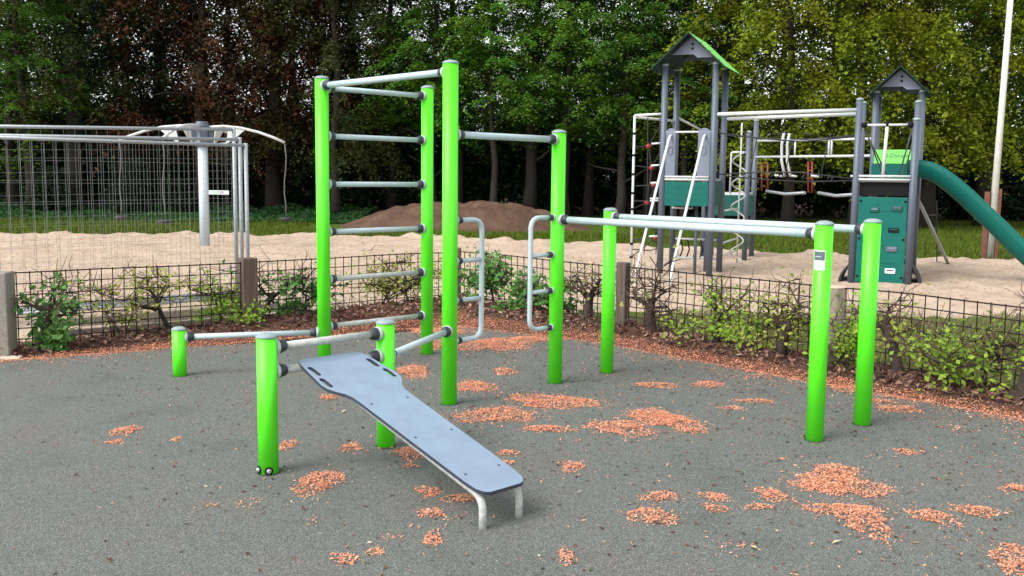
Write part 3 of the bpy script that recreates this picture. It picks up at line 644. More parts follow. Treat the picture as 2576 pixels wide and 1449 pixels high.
# ================================================================== CAROUSEL SWING
SW = Vector((-7.40, 23.5, 0))
sw = empty('carousel_swing', SW, 'pale blue pole carousel with four arched arms hanging rope seats on the sand', 'swing carousel')
MB().lathe(SW, [(.112, -.1), (.112, 2.50)], 20).build('pole', M['polew'], sw)
mb = MB(); mb.lathe(SW, [(.17, 2.40), (.20, 2.44), (.20, 2.52), (.15, 2.56), (.15, 2.80), (.17, 2.84), (.17, 2.92), (.14, 2.96), (.14, 2.985)], 16)
for k in range(4): a = k*math.pi/2+.35; mb.box(SW+Vector((math.cos(a)*.20, math.sin(a)*.20, 2.62)), (.12, .14, .26), (math.cos(a), math.sin(a), 0), (-math.sin(a), math.cos(a), 0), bev=.01)
mb.build('hub', M['slate'], sw)
for k, a in enumerate((R(4), R(184), R(-98), R(78))):
    d = Vector((math.cos(a), math.sin(a), 0)); L = 1.93
    pts = [SW+d*s+UP*z for s, z in ((.14, 2.86), (.5, 2.885), (.9, 2.85), (1.3, 2.76), (1.65, 2.64), (L, 2.52))]
    mb = MB().tube(pts, .032, 10); mb.tube([SW+d*.2+UP*2.46, SW+d*.55+UP*2.48, SW+d*.72+UP*2.58, SW+d*1.0+UP*2.82], .020, 8)
    sdv = Vector((-d.y, d.x, 0)); mb.prism([SW+d*s+UP*z-sdv*.012 for s, z in ((.55, 2.5), (.72, 2.56), (1.0, 2.80), (.62, 2.86))], sdv*.024)
    arm = mb.build('arm', M['white'], sw)
    e = pts[-1]; zs = .74 if k != 3 else .70
    rp = [e-UP*.04+Vector((.03*math.sin(i*1.3), 0, -(e.z-.04-zs)*i/6)) for i in range(7)]; rp[-1] = Vector((e.x, e.y, zs))
    MB().tube(rp, .016, 6).build('rope', M['ropeg'], arm)
    MB().lathe((e.x, e.y, zs-.09), [(.10, 0), (.165, .015), (.165, .07), (.10, .09), (.02, .10)], 16).build('seat', M['rubber'], arm)
zc = hz(550, 484, SW); c = SW+Vector((.36, -.02, zc))
pl = MB().box(c, (.50, .02, .10), bev=.004).build('sign_plate', M['label'], sw)
mb = MB(); mb.box(c+Vector((-.07, -.0118, 0)), (.09, .003, .07)); mb.build('logo', mat('pale_green_mark', (.40, .70, .45), .4), pl)
text('MMM', .055, c+Vector((.07, -.0125, .005)), (1, 0, 0), (0, 0, 1), M['labeld'], 'lettering', pl)
MB().box(c+Vector((.07, -.0118, -.028)), (.13, .003, .007)).build('underline', M['labeld'], pl)

# ================================================================== CLIMBING FRAME
U = Vector((.92, -.39, 0)).normalized(); VV = Vector((.39, .92, 0)).normalized(); MO = .92
cf = empty('climbing_frame', (4.6, 17.9, 0), 'large climbing frame with two roofed towers, bridge, net and teal slide', 'climbing frame')
a1 = Vector((2.75, 18.16, 0)); La = Vector((5.95, 17.10, 0))
def T1(i, j, z): return a1+U*MO*i+VV*MO*j+UP*z
def T2(i, j, z): return La+U*MO*i+VV*MO*j+UP*z
def cpost(p, h, r=.058, name='post'):
    p = Vector((p.x, p.y, 0)); o = MB().lathe(p, [(r, -.1), (r, h-.02)], 20).build(name, M['slate'], cf)
    MB().lathe(p, [(r+.003, h-.0195), (r+.003, h+.005), (r*.7, h+.022), (.002, h+.03)], 20).build('cap', M['cap'], o); return o
for i, j in ((0, 0), (1, 0), (1, 1), (0, 1)): cpost(T1(i, j, 0), 3.83)
for i, j, h in ((0, 0, 3.17), (1, 0, 2.82), (1, 1, 3.18), (0, 1, 3.18), (.18, 2, 3.44), (1.05, 2, 3.44), (.18, 3, 3.44), (1.05, 3, 3.44)): cpost(T2(i, j, 0), h)
s1 = Vector((5.11, 21.51, 0)); s2 = s1+VV*MO; s3 = s1-U*MO; s4 = s3+VV*MO
for p, h in ((s1, 2.80), (s2, 3.10), (s3, 2.80), (s4, 3.1)): cpost(p, h)
def roof(T, j0, zr, hw, dz, mr, ml, i0=.5):
    def sl(sg, m):
        e = hw/MO; nrm = (U*sg*dz+UP*hw).normalized(); pts = [T(i0, j0-.28, zr), T(i0, j0+1.28, zr), T(i0+sg*e, j0+1.28, zr-dz), T(i0+sg*e, j0-.28, zr-dz)]
        mb = MB(); P = pts; n = nrm*.022; Pt = [p+n for p in P]
        mb.m(1).add(P, [[0, 1, 2, 3]]); mb.m(0).add(Pt, [[3, 2, 1, 0]]); q = P+Pt
        mb.m(1).add(q, [[i, (i+1) % 4, 4+(i+1) % 4, 4+i] for i in range(4)])
        o = mb.build('roof', [M[m], M['roofd']], cf)
        for t in (.3, .55, .8): b = MB(); bolt(b, P[0].lerp(P[3], t)+VV*.06+nrm*.0225, nrm, .010); b.build('bolt', M['black'], o)
    sl(1, mr); sl(-1, ml)
    for j in (j0, j0+1):
        k = dz/hw; z0 = zr-.03; zl = zr-.40; zh = zr-.34
        pr_ = [(i0, z0), (i0+.40/k/MO*.92, zl+.02), (i0+.40/k/MO*.88, zl), (i0+.13, zl), (i0+.05, zh), (i0-.33/k/MO*.95, zh)]
        g_ = MB().prism([T(i, j-.02, z) for i, z in pr_], VV*.03).build('gable_panel', M['slatelt'], cf)
        
        for zb in (.16, .24): b = MB(); bolt(b, T(i0+.03, j-.021, zr-zb), -VV, .014); b.build('bolt', M['black'], g_)
roof(T1, 0, 4.34, .67, .62, 'lime2', 'teald'); roof(T2, 2, 3.87, .52, .50, 'teald', 'teald', .62)
# tower 1
def plate(T, i0, i1, j, z0, z1, m, name, th=.02, dirn=None, par=None, groove=0, axis='i'):
    mb = MB()
    A_, B_ = (T(i0, j, z0), T(i1, j, z0)) if axis == 'i' else (T(j, i0, z0), T(j, i1, z0))
    c = (A_+B_)/2+UP*(z1-z0)/2; X_ = (B_-A_); mb.box(c, (X_.length, th, z1-z0), X_, Vector((-X_.y, X_.x, 0)), bev=.006)
    o = mb.build(name, M[m], par or cf)
    if groove:
        mb = MB(); n = Vector((X_.y, -X_.x, 0)).normalized()
        for q in range(groove): mb.box(c+n*(th/2+.0008)+UP*((q+1)/(groove+1)-.5)*(z1-z0), (X_.length*.94, .003, .010), X_, n)
        mb.build('groove', M['teald'], o)
    return o
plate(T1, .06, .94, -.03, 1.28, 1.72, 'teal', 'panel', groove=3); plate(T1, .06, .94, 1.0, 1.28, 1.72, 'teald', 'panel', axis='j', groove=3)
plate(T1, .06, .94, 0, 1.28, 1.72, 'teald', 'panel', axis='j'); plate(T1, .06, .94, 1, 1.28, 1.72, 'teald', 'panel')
MB().box(T1(.5, .5, 1.76), (MO*.98, MO*.98, .05), U, VV).build('platform', M['galv'], cf)
mb = MB(); [mb.tube([T1(.06, -.04, z), T1(.94, -.04, z)], .018, 8) for z in (1.76, 1.81)]; mb.build('floor_rail', M['white'], cf)
for i0, i1 in ((.06, .25), (.70, .94)):
    w = (i1-i0)*MO; pp = [T1(i0, -.03, 1.83), T1(i1, -.03, 1.83)]; im = (i0+i1)/2
    for k in range(13): t = math.pi*k/12; pp.append(T1(im+(i1-i0)/2*math.cos(t), -.03, 2.60+.09*math.sin(t)))
    o = MB().prism(pp, VV*.02).build('side_plate', M['slatelt'], cf)
    ring = [T1(im+.045*math.cos(t), -.035, 2.28+.075*math.sin(t)) for t in [2*math.pi*k/16 for k in range(17)]]
    MB().tube(ring, .006, 5, False).build('slot_ring', M['slate'], o)
MB().tube([T1(.03, -.01, 2.62), T1(.97, -.01, 2.62)], .019, 10).build('rail', M['white'], cf)
for i, tt in ((.16, 2.1), (.84, 2.25)):
    p0 = T1(i, -.05, 2.56); d = -VV; path = bend([p0, p0+d*.10-UP*.02, p0+d*(tt-.05)+UP*(.30-2.56), p0+d*tt-UP*2.7], .12, 6)
    MB().tube(path, .024, 10).build('slide_pole', M['white'], cf)
# climbing net at the left
NP = Vector((2.235, 18.36, 0)); z_n = 2.93
o = MB().tube([NP-UP*.1, NP+UP*z_n], .024, 10).build('net_post', M['white'], cf)
[MB().lathe(NP+UP*z, [(.034, -.02), (.034, .02)], 10).build('clamp', M['black'], o) for z in (2.6, 2.2, 1.85, 1.5, 1.2, .9, .55, .3)]
mb = MB(); mb.tube([NP+UP*z_n, T1(0, 0, 2.95)], .024, 10); mb.tube([NP+UP*(z_n-.03), T1(0, 1, 2.87)], .024, 10); mb.tube([T1(0, 1, 2.95), s3+UP*2.78], .024, 10); mb.build('top_rail', M['white'], cf)
mb = MB(); balls = MB(); tips_ = MB(); g = random.Random(5)
ap = a1
def npnt(px, z): p = online(NP, ap, px); return p+UP*z+VV*.25
BL = [(1614, 2.37), (1623, 1.97), (1614, 1.32), (1651, 1.36), (1639, .66), (1630, 1.65)]
for px, z in BL:
    c = npnt(px, z); balls.lathe(c, [(.01, -.05), (.045, -.03), (.06, 0), (.045, .03), (.01, .05)], 12)
    mb.tube([NP+UP*(z+g.uniform(-.12, .05)), c, ap+UP*(z+g.uniform(-.05, .15))], .010, 5); mb.tube([c, c+U*.25+UP*g.uniform(.3, .5)], .009, 5)
    tips_.tube([ap+UP*(z+.05)-U*.06, ap+UP*(z+.04)-U*.22], .018, 6)
for k in range(len(BL)-1): mb.tube([npnt(*BL[k]), npnt(*BL[k+1])], .010, 5)
for px in (1610, 1640): mb.tube([npnt(px, 2.92), npnt(px+4, 1.6), npnt(px, .35)], .009, 5)
mb.tube([NP+UP*.45, npnt(1625, .42), ap+UP*.5], .011, 5); mb.tube([NP+UP*.3, npnt(1639, .66)], .011, 5); mb.tube([npnt(1625, .30), ap+UP*.05], .011, 5)
rn = mb.build('rope_net', M['rope'], cf); balls.build('rope_ball', M['red'], rn); tips_.build('rope_end', M['white'], rn)
balls = MB(); balls.lathe(T1(.72, 1.4, 2.33), [(.01, -.05), (.045, -.03), (.06, 0), (.045, .03), (.01, .05)], 12); balls.build('rope_ball', M['red'], cf)
# low rungs between the tower posts
[MB().tube([T1(i0, j0, z), T1(i1, j1, z)], .020, 10).build('rung', M['white'], cf) for i0, j0, i1, j1, z in ((.05, 1, .95, 1, .62), (.05, 1, .95, 1, .26), (-.0, .9, .45, .8, 1.22))]
mb = MB(); [mb.tube([T1(i, 1, .62), T1(i+.05, .98, .42), T1(i-.02, 1, .24)], .014, 6) for i in (.18, .32, .46, .6, .74)]; mb.build('rope_rung', M['black'], cf)
mb = MB(); mb.tube([T1(.6, .5, 1.3), T1(.6, .5, -.05)], .03, 10); mb.tube([T1(.78, .72, 1.3), T1(.78, .72, -.05)], .045, 10); mb.build('support_post', M['slate'], cf)
# back platform with spiral climber
for A_, B_, m in ((s3, s1, 'teald'), (s1, s2, 'teal'), (s4, s2, 'teald')):
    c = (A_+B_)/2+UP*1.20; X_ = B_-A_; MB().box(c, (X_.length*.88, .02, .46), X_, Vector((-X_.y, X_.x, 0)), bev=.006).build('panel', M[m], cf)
MB().box((s1+s4)/2+UP*1.455, (MO*.98, MO*.98, .05), U, VV).build('platform', M['white'], cf)
q1 = online(s3, s1, 1830)
MB().tube(bend([q1+UP*1.48, q1+UP*2.36, s1+UP*2.36], .05, 5), .022, 10).build('arch_rail', M['white'], cf)
sp = Vector((4.72, 20.4, 0)); v = ray(1857, 500); sp = Vector((v[0]/v[1]*20.4, 20.4, 0))
mb = MB(); [MB().tube([T1(1, 1, z), sp+UP*z], .020, 8).build('rung', M['white'], cf) for z in (.55, .30, 1.17)]
mb = MB(); mb.tube([sp+UP*.0+Vector((.09, .3, 0)), sp+UP*2.95+Vector((.09, .3, 0))], .018, 8)
mb.tube([sp+Vector((.135*math.cos(t), .135*math.sin(t), .05+.075*t)) for t in [k*.35 for k in range(88)]], .016, 7); mb.build('spiral_climber', M['tubew'], cf)
# bridge
mb = MB(); mb.tube([T1(1, 0, 2.93), T2(0, 0, 2.99)], .034, 12); mb.build('overhead_bar', M['white'], cf)
mb = MB(); mb.tube([T1(1, 1, 2.90), T2(0, 1, 2.98)], .034, 12); mb.build('overhead_bar', M['white'], cf)
Le = T2(.18, 2, 0)
for z, z2 in ((2.64, 2.57), (2.28, 2.25)): MB().tube([s2+UP*z, Le+UP*z2], .026, 10).build('bridge_rail', M['white'], cf)
bz = lambda px, z: online(s2+UP*z, Le+UP*z, px)
for x0, x1 in ((1928, 2025), (2058, 2150)):
    A_, B_ = bz(x0, 1.50), bz(x1, 1.50); MB().tube([A_+UP*.02, A_.lerp(B_, .5)-UP*.03, B_+UP*.01], .032, 10).build('balance_beam', M['galv'], cf)
for px in (1916, 1931, 2033, 2043):
    mb = MB(); mb.m(0).tube([bz(px, 2.16), bz(px, 1.52)], .017, 8); mb.m(1).tube([bz(px, 2.30), bz(px, 2.16)], .012, 6); mb.build('hanger', [M['red'], M['rope']], cf)
def between(px, z): return online(T1(1, .7, z), T2(0, .7, z), px)
for px in (1972, 1986):
    mb = MB(); A_ = between(px, 2.62); mb.tube([A_, A_-UP*.2-U*.03, A_-UP*.5-U*.02, A_-UP*.78+U*.05], .026, 8); mb.build('hanging_loop', M['white'], cf)
for px in (2001, 2086, 2093): A_ = bz(px, 2.6); MB().tube([A_, A_-UP*.33], .02, 8).build('link_bar', M['white'], cf)
mb = MB()
for (z0, zm, z1, j) in ((2.62, 2.5, 2.55, .3), (2.6, 2.52, 2.6, 1), (1.86, 1.95, 1.80, .3), (1.84, 1.78, 1.78, 1)):
    A_, B_ = T1(1, j, z0), T2(0, j, z1); mb.tube([A_, A_.lerp(B_, .3)+UP*(zm-z0)*.7, A_.lerp(B_, .6)+UP*(zm-z0), B_], .013, 6)
    for t in (.2, .4, .45, .62, .8): P_ = A_.lerp(B_, t); mb.tube([P_, P_+VV*.3+UP*.04], .012, 5)
for t in (.25, .5, .75):
    A_ = T1(1, .3, 1.9).lerp(T2(0, .3, 1.8), t); B_ = T1(1, .3, 2.55).lerp(T2(0, .3, 2.5), t+.04); mb.tube([A_, B_], .010, 5)
mb.build('bridge_rope', M['rope'], cf)
mb = MB(); [mb.tube([between(px, 1.86)-U*.07, between(px, 1.84)+U*.07], .02, 6) for px in (1958, 1995, 2050, 2150)]; mb.build('rope_end', M['white'], cf)
# tower 2
w2 = plate(T2, .07, .93, -.01, .02, 1.50, 'teal', 'climbing_wall')
mb = MB()
for z in (.36, .66, .96, 1.26): mb.box(T2(.62, -.0235, z), (.36, .003, .006), U, VV)
for i in (.40,): mb.box(T2(i, -.0235, .76), (.004, .003, 1.30), U, VV)
mb.build('groove', M['teald'], w2)
def hold(px, py, w, h, mats, name='climbing_hold'):
    A_ = online(T2(0, -.03, 0), T2(1, -.03, 0), px); z = hz(px, py, A_); c = Vector((A_.x, A_.y, z)); mb = MB()
    mb.m(0).box(c, (w, .024, h), U, VV, bev=.01); mb.m(1).box(c-VV*.014+UP*h*.18, (w*.7, .004, h*.25), U, VV); return mb.build(name, [M[k] for k in mats], w2)
hold(2190, 528, .15, .085, ('teald', 'slatelt')); hold(2246, 525, .17, .10, ('teald', 'slate')); hold(2240, 579, .17, .08, ('black', 'teald')); hold(2238, 627, .18, .09, ('slate', 'slatelt')); 
hold(2237, 682, .17, .09, ('label', 'red'), 'sticker')
for i in (.11, .89):
    for z in (.12, .78, 1.43): b = MB(); bolt(b, T2(i, -.0225, z), -VV, .014); b.build('bolt', M['black'], w2)
plate(T2, .07, .93, .05, 1.52, 1.75, 'black', 'panel')
MB().box(T2(.5, .5, 1.785), (MO*.98, MO*.98, .05), U, VV).build('platform', M['galv'], cf); MB().box(T2(.55, 2.5, 1.785), (MO*.98, MO*1.1, .05), U, VV).build('platform', M['galv'], cf); MB().box(T2(.5, 1.5, 1.785), (MO*.98, MO*.98, .05), U, VV).build('platform', M['galv'], cf)
mb = MB(); [mb.tube([T2(.05, -.05, z), T2(.95, -.05, z)], .019, 8) for z in (1.80, 1.86)]; mb.build('floor_rail', M['white'], cf)
o = MB().tube([T2(.04, 0, 2.73), T2(.96, 0, 2.73)], .021, 10).build('rail', M['white'], cf)
[MB().lathe(T2(i, 0, 2.73), [(.045, -.05), (.045, .05)], 10, U).build('clamp', M['black'], o) for i in (.09, .91)]; MB().lathe(T2(.5, 0, 2.73), [(.03, -.03), (.03, .06)], 10).build('clamp', M['black'], o)
MB().tube([T2(.5, 0, 2.70), T2(.47, -.04, 1.83)], .028, 10).build('centre_pole', M['white'], cf)
mb = MB(); [mb.tube([T2(*p), T2(*q)], .013, 6) for p, q in (((.1, .05, 2.7), (.42, .9, 1.9)), ((.1, .12, 2.66), (.5, .9, 1.9)), ((.92, .05, 2.6), (.72, .9, 1.85)), ((.95, .3, 2.45), (.8, .9, 1.85)), ((.97, .4, 2.4), (.95, .9, 1.9)))]; mb.build('side_rope', M['ropeg'], cf)
sg = plate(T2, .20, .98, 1.93, 2.10, 2.36, 'lime2', 'sign_panel')
text('D-Dynam', .11, T2(.62, 1.93, 2.25)-VV*.0125, U, UP, M['labeld'], 'lettering', sg)
plate(T2, .16, .98, 1.94, 1.82, 2.095, 'teal', 'panel')
# slide
P0 = T2(1.02, 1.5, 0); sd_ = U; prof = []
prof_c = [(-.27, .17), (-.26, .05), (-.21, -.06), (-.11, -.13), (0, -.15), (.11, -.13), (.21, -.06), (.26, .05), (.27, .17), (.24, .175), (.23, .05), (.185, -.035), (.10, -.10), (0, -.118), (-.10, -.10), (-.185, -.035), (-.23, .05), (-.24, .175)]
path = [(-.15, 1.99), (.05, 1.99), (.22, 1.96), (.40, 1.87), (.60, 1.72), (.85, 1.50), (1.10, 1.26), (1.40, .97), (1.70, .66), (1.95, .43), (2.2, .28), (2.5, .21), (2.8, .20)]
mb = MB(); vs = []; n = len(prof_c)
for k, (s, z) in enumerate(path):
    k0, k1 = max(0, k-1), min(len(path)-1, k+1); tg = (U*(path[k1][0]-path[k0][0])+UP*(path[k1][1]-path[k0][1])).normalized(); nn = VV.cross(tg)*-1
    if nn.z < 0: nn = -nn
    for a, b_ in prof_c: vs.append(P0+U*s+UP*z+VV*a+nn*b_)
mb.add(vs, [[k*n+i, k*n+(i+1) % n, (k+1)*n+(i+1) % n, (k+1)*n+i] for k in range(len(path)-1) for i in range(n)]+[list(range(n)), [(len(path)-1)*n+i for i in range(n)]], True)
slo = mb.build('slide', M['teal'], cf)
MB().tube([P0+U*2.3+UP*.2, P0+U*2.3-UP*.1], .035, 10).build('slide_foot', M['galv'], slo)
# black crawl tunnel
mb = MB(); c0 = T2(.5, .12, .0); n = 20; vs = []
for (j, r) in ((0, .69), (.75, .69), (.75, .64), (0, .64)):
    for k in range(n+1): t = math.pi*k/n; vs.append(c0+VV*j+U*r*math.cos(t)+UP*(r*.80*math.sin(t)-.05))
w = n+1; mb.add(vs, [[l*w+k, l*w+k+1, ((l+1) % 4)*w+k+1, ((l+1) % 4)*w+k] for l in range(4) for k in range(n)], True); mb.build('crawl_tunnel', M['rubber'], cf)
# rope ladder behind the slide
A_ = T2(1.1, 2.2, 1.40); B_ = gp(2388, 668); B2 = B_+Vector((-.05, .5, 0)); A2 = A_+Vector((.55, .5, .0))
mb = MB(); mb.tube([A_, B_], .035, 10); mb.build('ladder_rail', M['galv'], cf)
mb = MB(); mb.tube([A2, B2], .012, 6); [mb.tube([A_.lerp(B_, t), A2.lerp(B2, t)], .012, 6) for t in (.2, .4, .6, .8, .97)]; mb.build('ladder_rope', M['rope'], cf)

# ================================================================== FLAGPOLE, MARKER
fb = gp(2489, 648); fl = empty('flagpole', fb, 'tall white flagpole between two rusty brown ground boards', 'flagpole')
MB().tube([fb-UP*.1, fb+Vector((.06, 0, 4.0)), fb+Vector((.12, 0, 8.5))], [.085, .07, .055], 14).build('pole', M['flag'], fl)
for s, zt in ((-1, 1.55), (1, 1.62)): MB().box(fb+Vector((s*.135, .02, zt/2-.05)), (.085, .12, zt+.1), bev=.008).build('support_board', M['rust'], fl)
q = gp(2120, 530); tag(MB().box((q.x, q.y, .15), (.16, .14, .40), bev=.02).build('marker_post', M['slab'], org=q), 'small pale marker post on the lawn edge before the dark wood', 'marker post')

# ================================================================== TREES
def crown(seed, H, z0, Rm, nsp, nl, ls, style):
    g = np.random.default_rng(seed); C = []; N = []
    for k in range(nsp):
        h = z0+(H-z0)*g.random()**(.85); t = (h-z0)/(H-z0); prof = (1-t**2.2)**.5*(.55+.45*min(1, t*4+.4)); rmax = Rm*prof
        a = g.uniform(0, 6.283); r = rmax*(.30+.70*g.random()**.55); d = np.array([math.cos(a), math.sin(a), 0]); s = np.array([-d[1], d[0], 0])
        if style == 'layer': L, W, Tk, dr = g.uniform(1.3, 2.4), g.uniform(.6, 1.1), .07, g.uniform(-.30, -.02)
        elif style == 'droop': L, W, Tk, dr = g.uniform(1.1, 2.0), g.uniform(.5, .9), .16, g.uniform(-.6, -.1)
        else: L, W, Tk, dr = g.uniform(.8, 1.5), g.uniform(.6, 1.1), .28, g.uniform(-.4, .25)
        c = d*r+np.array([0, 0, h]); n = int(nl*L*W/1.3)
        u = g.normal(size=(n, 3)); u[:, 0] = np.clip(u[:, 0], -2, 2)
        P = c+d*(u[:, :1]*L*.36)+s*(u[:, 1:2]*W*.34*(1-.12*np.abs(u[:, :1])))+np.array([0, 0, 1])*(u[:, 2:]*Tk+u[:, :1]*L*.42*dr-.10*u[:, :1]**2-.12*u[:, 1:2]**2)
        C.append(P); N.append(g.normal(size=(n, 3))*(.38 if style == 'layer' else .6)+[0, 0, 1]+d*.35)
    C = np.concatenate(C); N = np.concatenate(N); n = len(C); s = ls*g.uniform(.6, 1.35, n)
    V, F = leaves(C, N, s, s*.62, .12, g)
    me = bpy.data.meshes.new('crown'); me.from_pydata(V.tolist(), [], F.tolist()); me.materials.append(M['lf_green']); return me
def trunkmesh(seed, H, r, z0, Rm):
    g = random.Random(seed); mb = MB(); pts = []; x = y = 0
    for k in range(9): pts.append(Vector((x, y, -.15+H*.92*k/8))); x += g.gauss(0, .09); y += g.gauss(0, .09)
    mb.tube(pts, [r*(1.35 if k == 0 else 1.03-.105*k) for k in range(9)], 10)
    for k in range(16):
        t = g.uniform(max(.12, z0/H*.8), .92); i = int(t*8); b = pts[i].lerp(pts[i+1], t*8-i); a = g.uniform(0, 6.283); L = Rm*(1-t*.6)*g.uniform(.5, .95)
        d = Vector((math.cos(a), math.sin(a), g.uniform(.1, .6))); q = b.copy(); ps = [q.copy()]
        for _ in range(4): d = (d+Vector((g.gauss(0, .2), g.gauss(0, .2), g.gauss(-.02, .12)))); q = q+d.normalized()*L/4; ps.append(q.copy())
        mb.tube(ps, [r*.34*(1-t*.5)*(1-.21*m_) for m_ in range(5)], 6)
    me = bpy.data.meshes.new('trunk'); me.from_pydata([tuple(v) for v in mb.v], [], mb.f); me.polygons.foreach_set('use_smooth', [True]*len(me.polygons)); me.materials.append(M['bark']); return me
CR = {'layer': [crown(21, 14.5, 2.6, 3.9, 165, 175, .150, 'layer'), crown(22, 15.5, 3.2, 3.8, 150, 175, .150, 'layer')],
      'bush': [crown(31, 14, 2.2, 3.9, 185, 160, .155, 'bush'), crown(32, 15, 2.9, 3.6, 170, 160, .155, 'bush')],
      'droop': [crown(41, 14.5, 2.3, 4.2, 270, 165, .155, 'droop'), crown(42, 14, 2.7, 4.0, 260, 165, .155, 'droop')],
      'far': [crown(51, 15, 3.5, 3.6, 75, 60, .24, 'bush'), crown(52, 13, 3, 3.4, 65, 60, .24, 'bush')]}
TR = [trunkmesh(61, 15, .27, 3, 3.4), trunkmesh(62, 15, .22, 4, 3.2), trunkmesh(63, 16, .32, 4.5, 3.2)]
gt = random.Random(77)
def tree(px, Y, style, v, m, label, group=None, s=1.0, tr=0, tw=1.0, dz=0, sz=1):
    v_ = ray(px, 440); X_ = v_[0]/v_[1]*Y; root = empty('broadleaf_tree', (X_, Y, -.03), label, 'tree', group)
    root.rotation_euler.z = gt.uniform(0, 6.283); root.scale = (s, s, s*sz*gt.uniform(.95, 1.08))
    t = bpy.data.objects.new('trunk', TR[tr]); c = bpy.data.objects.new('crown', CR[style][v % len(CR[style])])
    for o in (t, c): COL.objects.link(o); o.parent = root
    t.scale = (tw, tw, 1); c.location.z = dz
    c.material_slots[0].link = 'OBJECT'; c.material_slots[0].material = M[m]; return root
E_G = 'trees along the front edge of the wood'
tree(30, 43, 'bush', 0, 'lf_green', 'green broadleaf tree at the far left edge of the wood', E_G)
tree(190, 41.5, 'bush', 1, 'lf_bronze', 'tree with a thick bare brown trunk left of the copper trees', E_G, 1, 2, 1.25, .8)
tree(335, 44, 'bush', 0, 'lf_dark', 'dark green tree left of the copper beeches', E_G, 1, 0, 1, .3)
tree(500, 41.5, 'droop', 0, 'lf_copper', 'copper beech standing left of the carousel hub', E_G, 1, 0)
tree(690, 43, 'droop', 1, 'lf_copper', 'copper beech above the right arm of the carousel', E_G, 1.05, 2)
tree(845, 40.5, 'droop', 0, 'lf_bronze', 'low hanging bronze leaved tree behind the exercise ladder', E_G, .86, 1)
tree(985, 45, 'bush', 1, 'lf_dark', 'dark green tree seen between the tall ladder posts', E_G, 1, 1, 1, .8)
tree(1150, 43, 'layer', 0, 'lf_mid', 'green tree in flat tiers above the tallest lime post', E_G, 1, 1, 1, .3)
tree(1330, 41.5, 'layer', 1, 'lf_mid', 'green tree in flat tiers behind the high bar', E_G, 1, 0)
tree(1480, 44, 'layer', 0, 'lf_green', 'green tree right of the high bar, left of the first roofed tower', E_G, .98, 1)
tree(1640, 42, 'bush', 0, 'lf_green', 'green tree with sky gaps directly behind the lime roofed tower', E_G, .95, 2, 1, .8)
tree(1800, 40, 'layer', 1, 'lf_olive', 'olive green tree just right of the lime roof', E_G, 1, 0)
tree(1985, 37.5, 'droop', 0, 'lf_olive', 'olive green tree over the bridge between the towers', E_G, 1, 1)
tree(2160, 37, 'droop', 1, 'lf_olive', 'olive green tree left of the dark second roof', E_G, 1, 0)
tree(2330, 38, 'droop', 0, 'lf_olive', 'olive green tree right of the dark second roof', E_G, 1, 2)
tree(2480, 39.5, 'bush', 1, 'lf_green', 'green tree behind the white flagpole', E_G, 1, 2, 1, 1.0)
tree(2640, 38, 'droop', 1, 'lf_olive', 'tree at the far right edge of the wood', E_G, 1, 0)
for k, (px, Y, m, sc, dz, lab) in enumerate([(1085, 40.5, 'lf_mid', .72, 2.2, 'young green tree in tiers just right of the rear ladder post'), (1240, 40, 'lf_mid', .70, 2.4, 'young green tree under the high bar between two taller ones'), (1420, 40, 'lf_green', .74, 2.0, 'young tree whose crown shows just right of the barred green post top'), (1560, 39.5, 'lf_green', .74, 1.6, 'young green tree left of the white net post'), (1725, 39.5, 'lf_green', .72, 1.6, 'young bright green tree seen through the lime roofed tower'), (75, 41, 'lf_green', .75, 1.4, 'young light green tree near the left edge of the wood')]):
    tree(px, Y, 'layer', k, m, lab, E_G, sc, k % 3, 1, dz)
D_G = 'trees deep in the wood'; DL = 'tall tree deep in the wood, mostly hidden behind the front crowns'
for k, px in enumerate((-420, -240, -60, 110, 270, 420, 570, 720, 880, 1050, 1210, 1390, 1560, 1720, 1880, 2060, 2240, 2420, 2600, 2790, 2980)):
    tree(px+gt.uniform(-30, 30), 49.5+gt.uniform(-1, 1.5), 'bush' if k % 2 else 'layer', k, ('lf_dark' if px < 1000 else 'lf_mid'), DL, D_G, gt.uniform(.9, 1.1), k % 3, 1.2, .8, 1 if px < 300 or px > 1800 else .9 if px < 900 else .60)
for k, px in enumerate((-120, 60, 230, 390, 560, 730, 900, 1080, 1250, 1430, 1600, 1780, 1960, 2130, 2310, 2490, 2680)):
    tree(px+gt.uniform(-30, 30), 57+gt.uniform(-1.5, 2), 'far', k, 'lf_mid' if k % 3 else 'lf_green', DL, D_G, gt.uniform(.95, 1.15), (k+1) % 3, 1.3, .5, 1 if px < 300 or px > 1800 else .85 if px < 900 else .60)
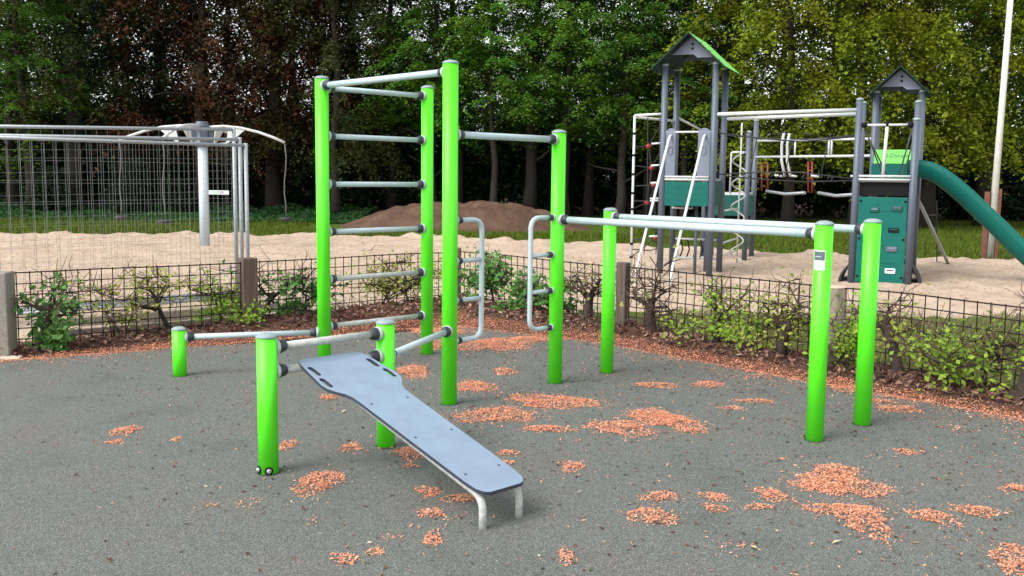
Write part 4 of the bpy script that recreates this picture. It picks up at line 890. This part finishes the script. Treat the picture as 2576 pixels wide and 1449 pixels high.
# dark shrub layer
def shrub_mesh(seed):
    g = np.random.default_rng(seed); C = []; 
    for k in range(70):
        a = g.uniform(0, 6.283); t = g.random(); r = 1.7*math.sqrt(g.random())*(1-.5*t); c = np.array([math.cos(a)*r, math.sin(a)*r, .15+3.6*t]); C.append(c+g.normal(size=(75, 3))*[.36, .36, .22])
    C = np.concatenate(C); C = C[C[:, 2] > .02]; n = len(C); V, F = leaves(C, g.normal(size=(n, 3))*.6+[0, 0, .8], .24*g.uniform(.6, 1.3, n), .16, .12, g)
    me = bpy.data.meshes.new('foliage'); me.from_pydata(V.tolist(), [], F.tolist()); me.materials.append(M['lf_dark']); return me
SH = [shrub_mesh(71), shrub_mesh(72)]
mbs = MB(); gs = random.Random(4)
for k in range(6): a = gs.uniform(0, 6.28); mbs.tube([(0, 0, -.1), (.3*math.cos(a), .3*math.sin(a), 1.2), (.9*math.cos(a), .9*math.sin(a), 2.9)], [.05, .035, .012], 6)
stm = bpy.data.meshes.new('stem'); stm.from_pydata([tuple(v) for v in mbs.v], [], mbs.f); stm.materials.append(M['bark'])
def shrub(px, Y, s, m, label, group):
    v_ = ray(px, 440); root = empty('shrub', (v_[0]/v_[1]*Y, Y, -.03), label, 'shrub', group); root.rotation_euler.z = gt.uniform(0, 6.28); root.scale = (s, s, s*gt.uniform(.85, 1.15))
    for n_, me in (('foliage', SH[int(px) % 2]), ('stem', stm)):
        o = bpy.data.objects.new(n_, me); COL.objects.link(o); o.parent = root
        if n_ == 'foliage': o.material_slots[0].link = 'OBJECT'; o.material_slots[0].material = M[m]
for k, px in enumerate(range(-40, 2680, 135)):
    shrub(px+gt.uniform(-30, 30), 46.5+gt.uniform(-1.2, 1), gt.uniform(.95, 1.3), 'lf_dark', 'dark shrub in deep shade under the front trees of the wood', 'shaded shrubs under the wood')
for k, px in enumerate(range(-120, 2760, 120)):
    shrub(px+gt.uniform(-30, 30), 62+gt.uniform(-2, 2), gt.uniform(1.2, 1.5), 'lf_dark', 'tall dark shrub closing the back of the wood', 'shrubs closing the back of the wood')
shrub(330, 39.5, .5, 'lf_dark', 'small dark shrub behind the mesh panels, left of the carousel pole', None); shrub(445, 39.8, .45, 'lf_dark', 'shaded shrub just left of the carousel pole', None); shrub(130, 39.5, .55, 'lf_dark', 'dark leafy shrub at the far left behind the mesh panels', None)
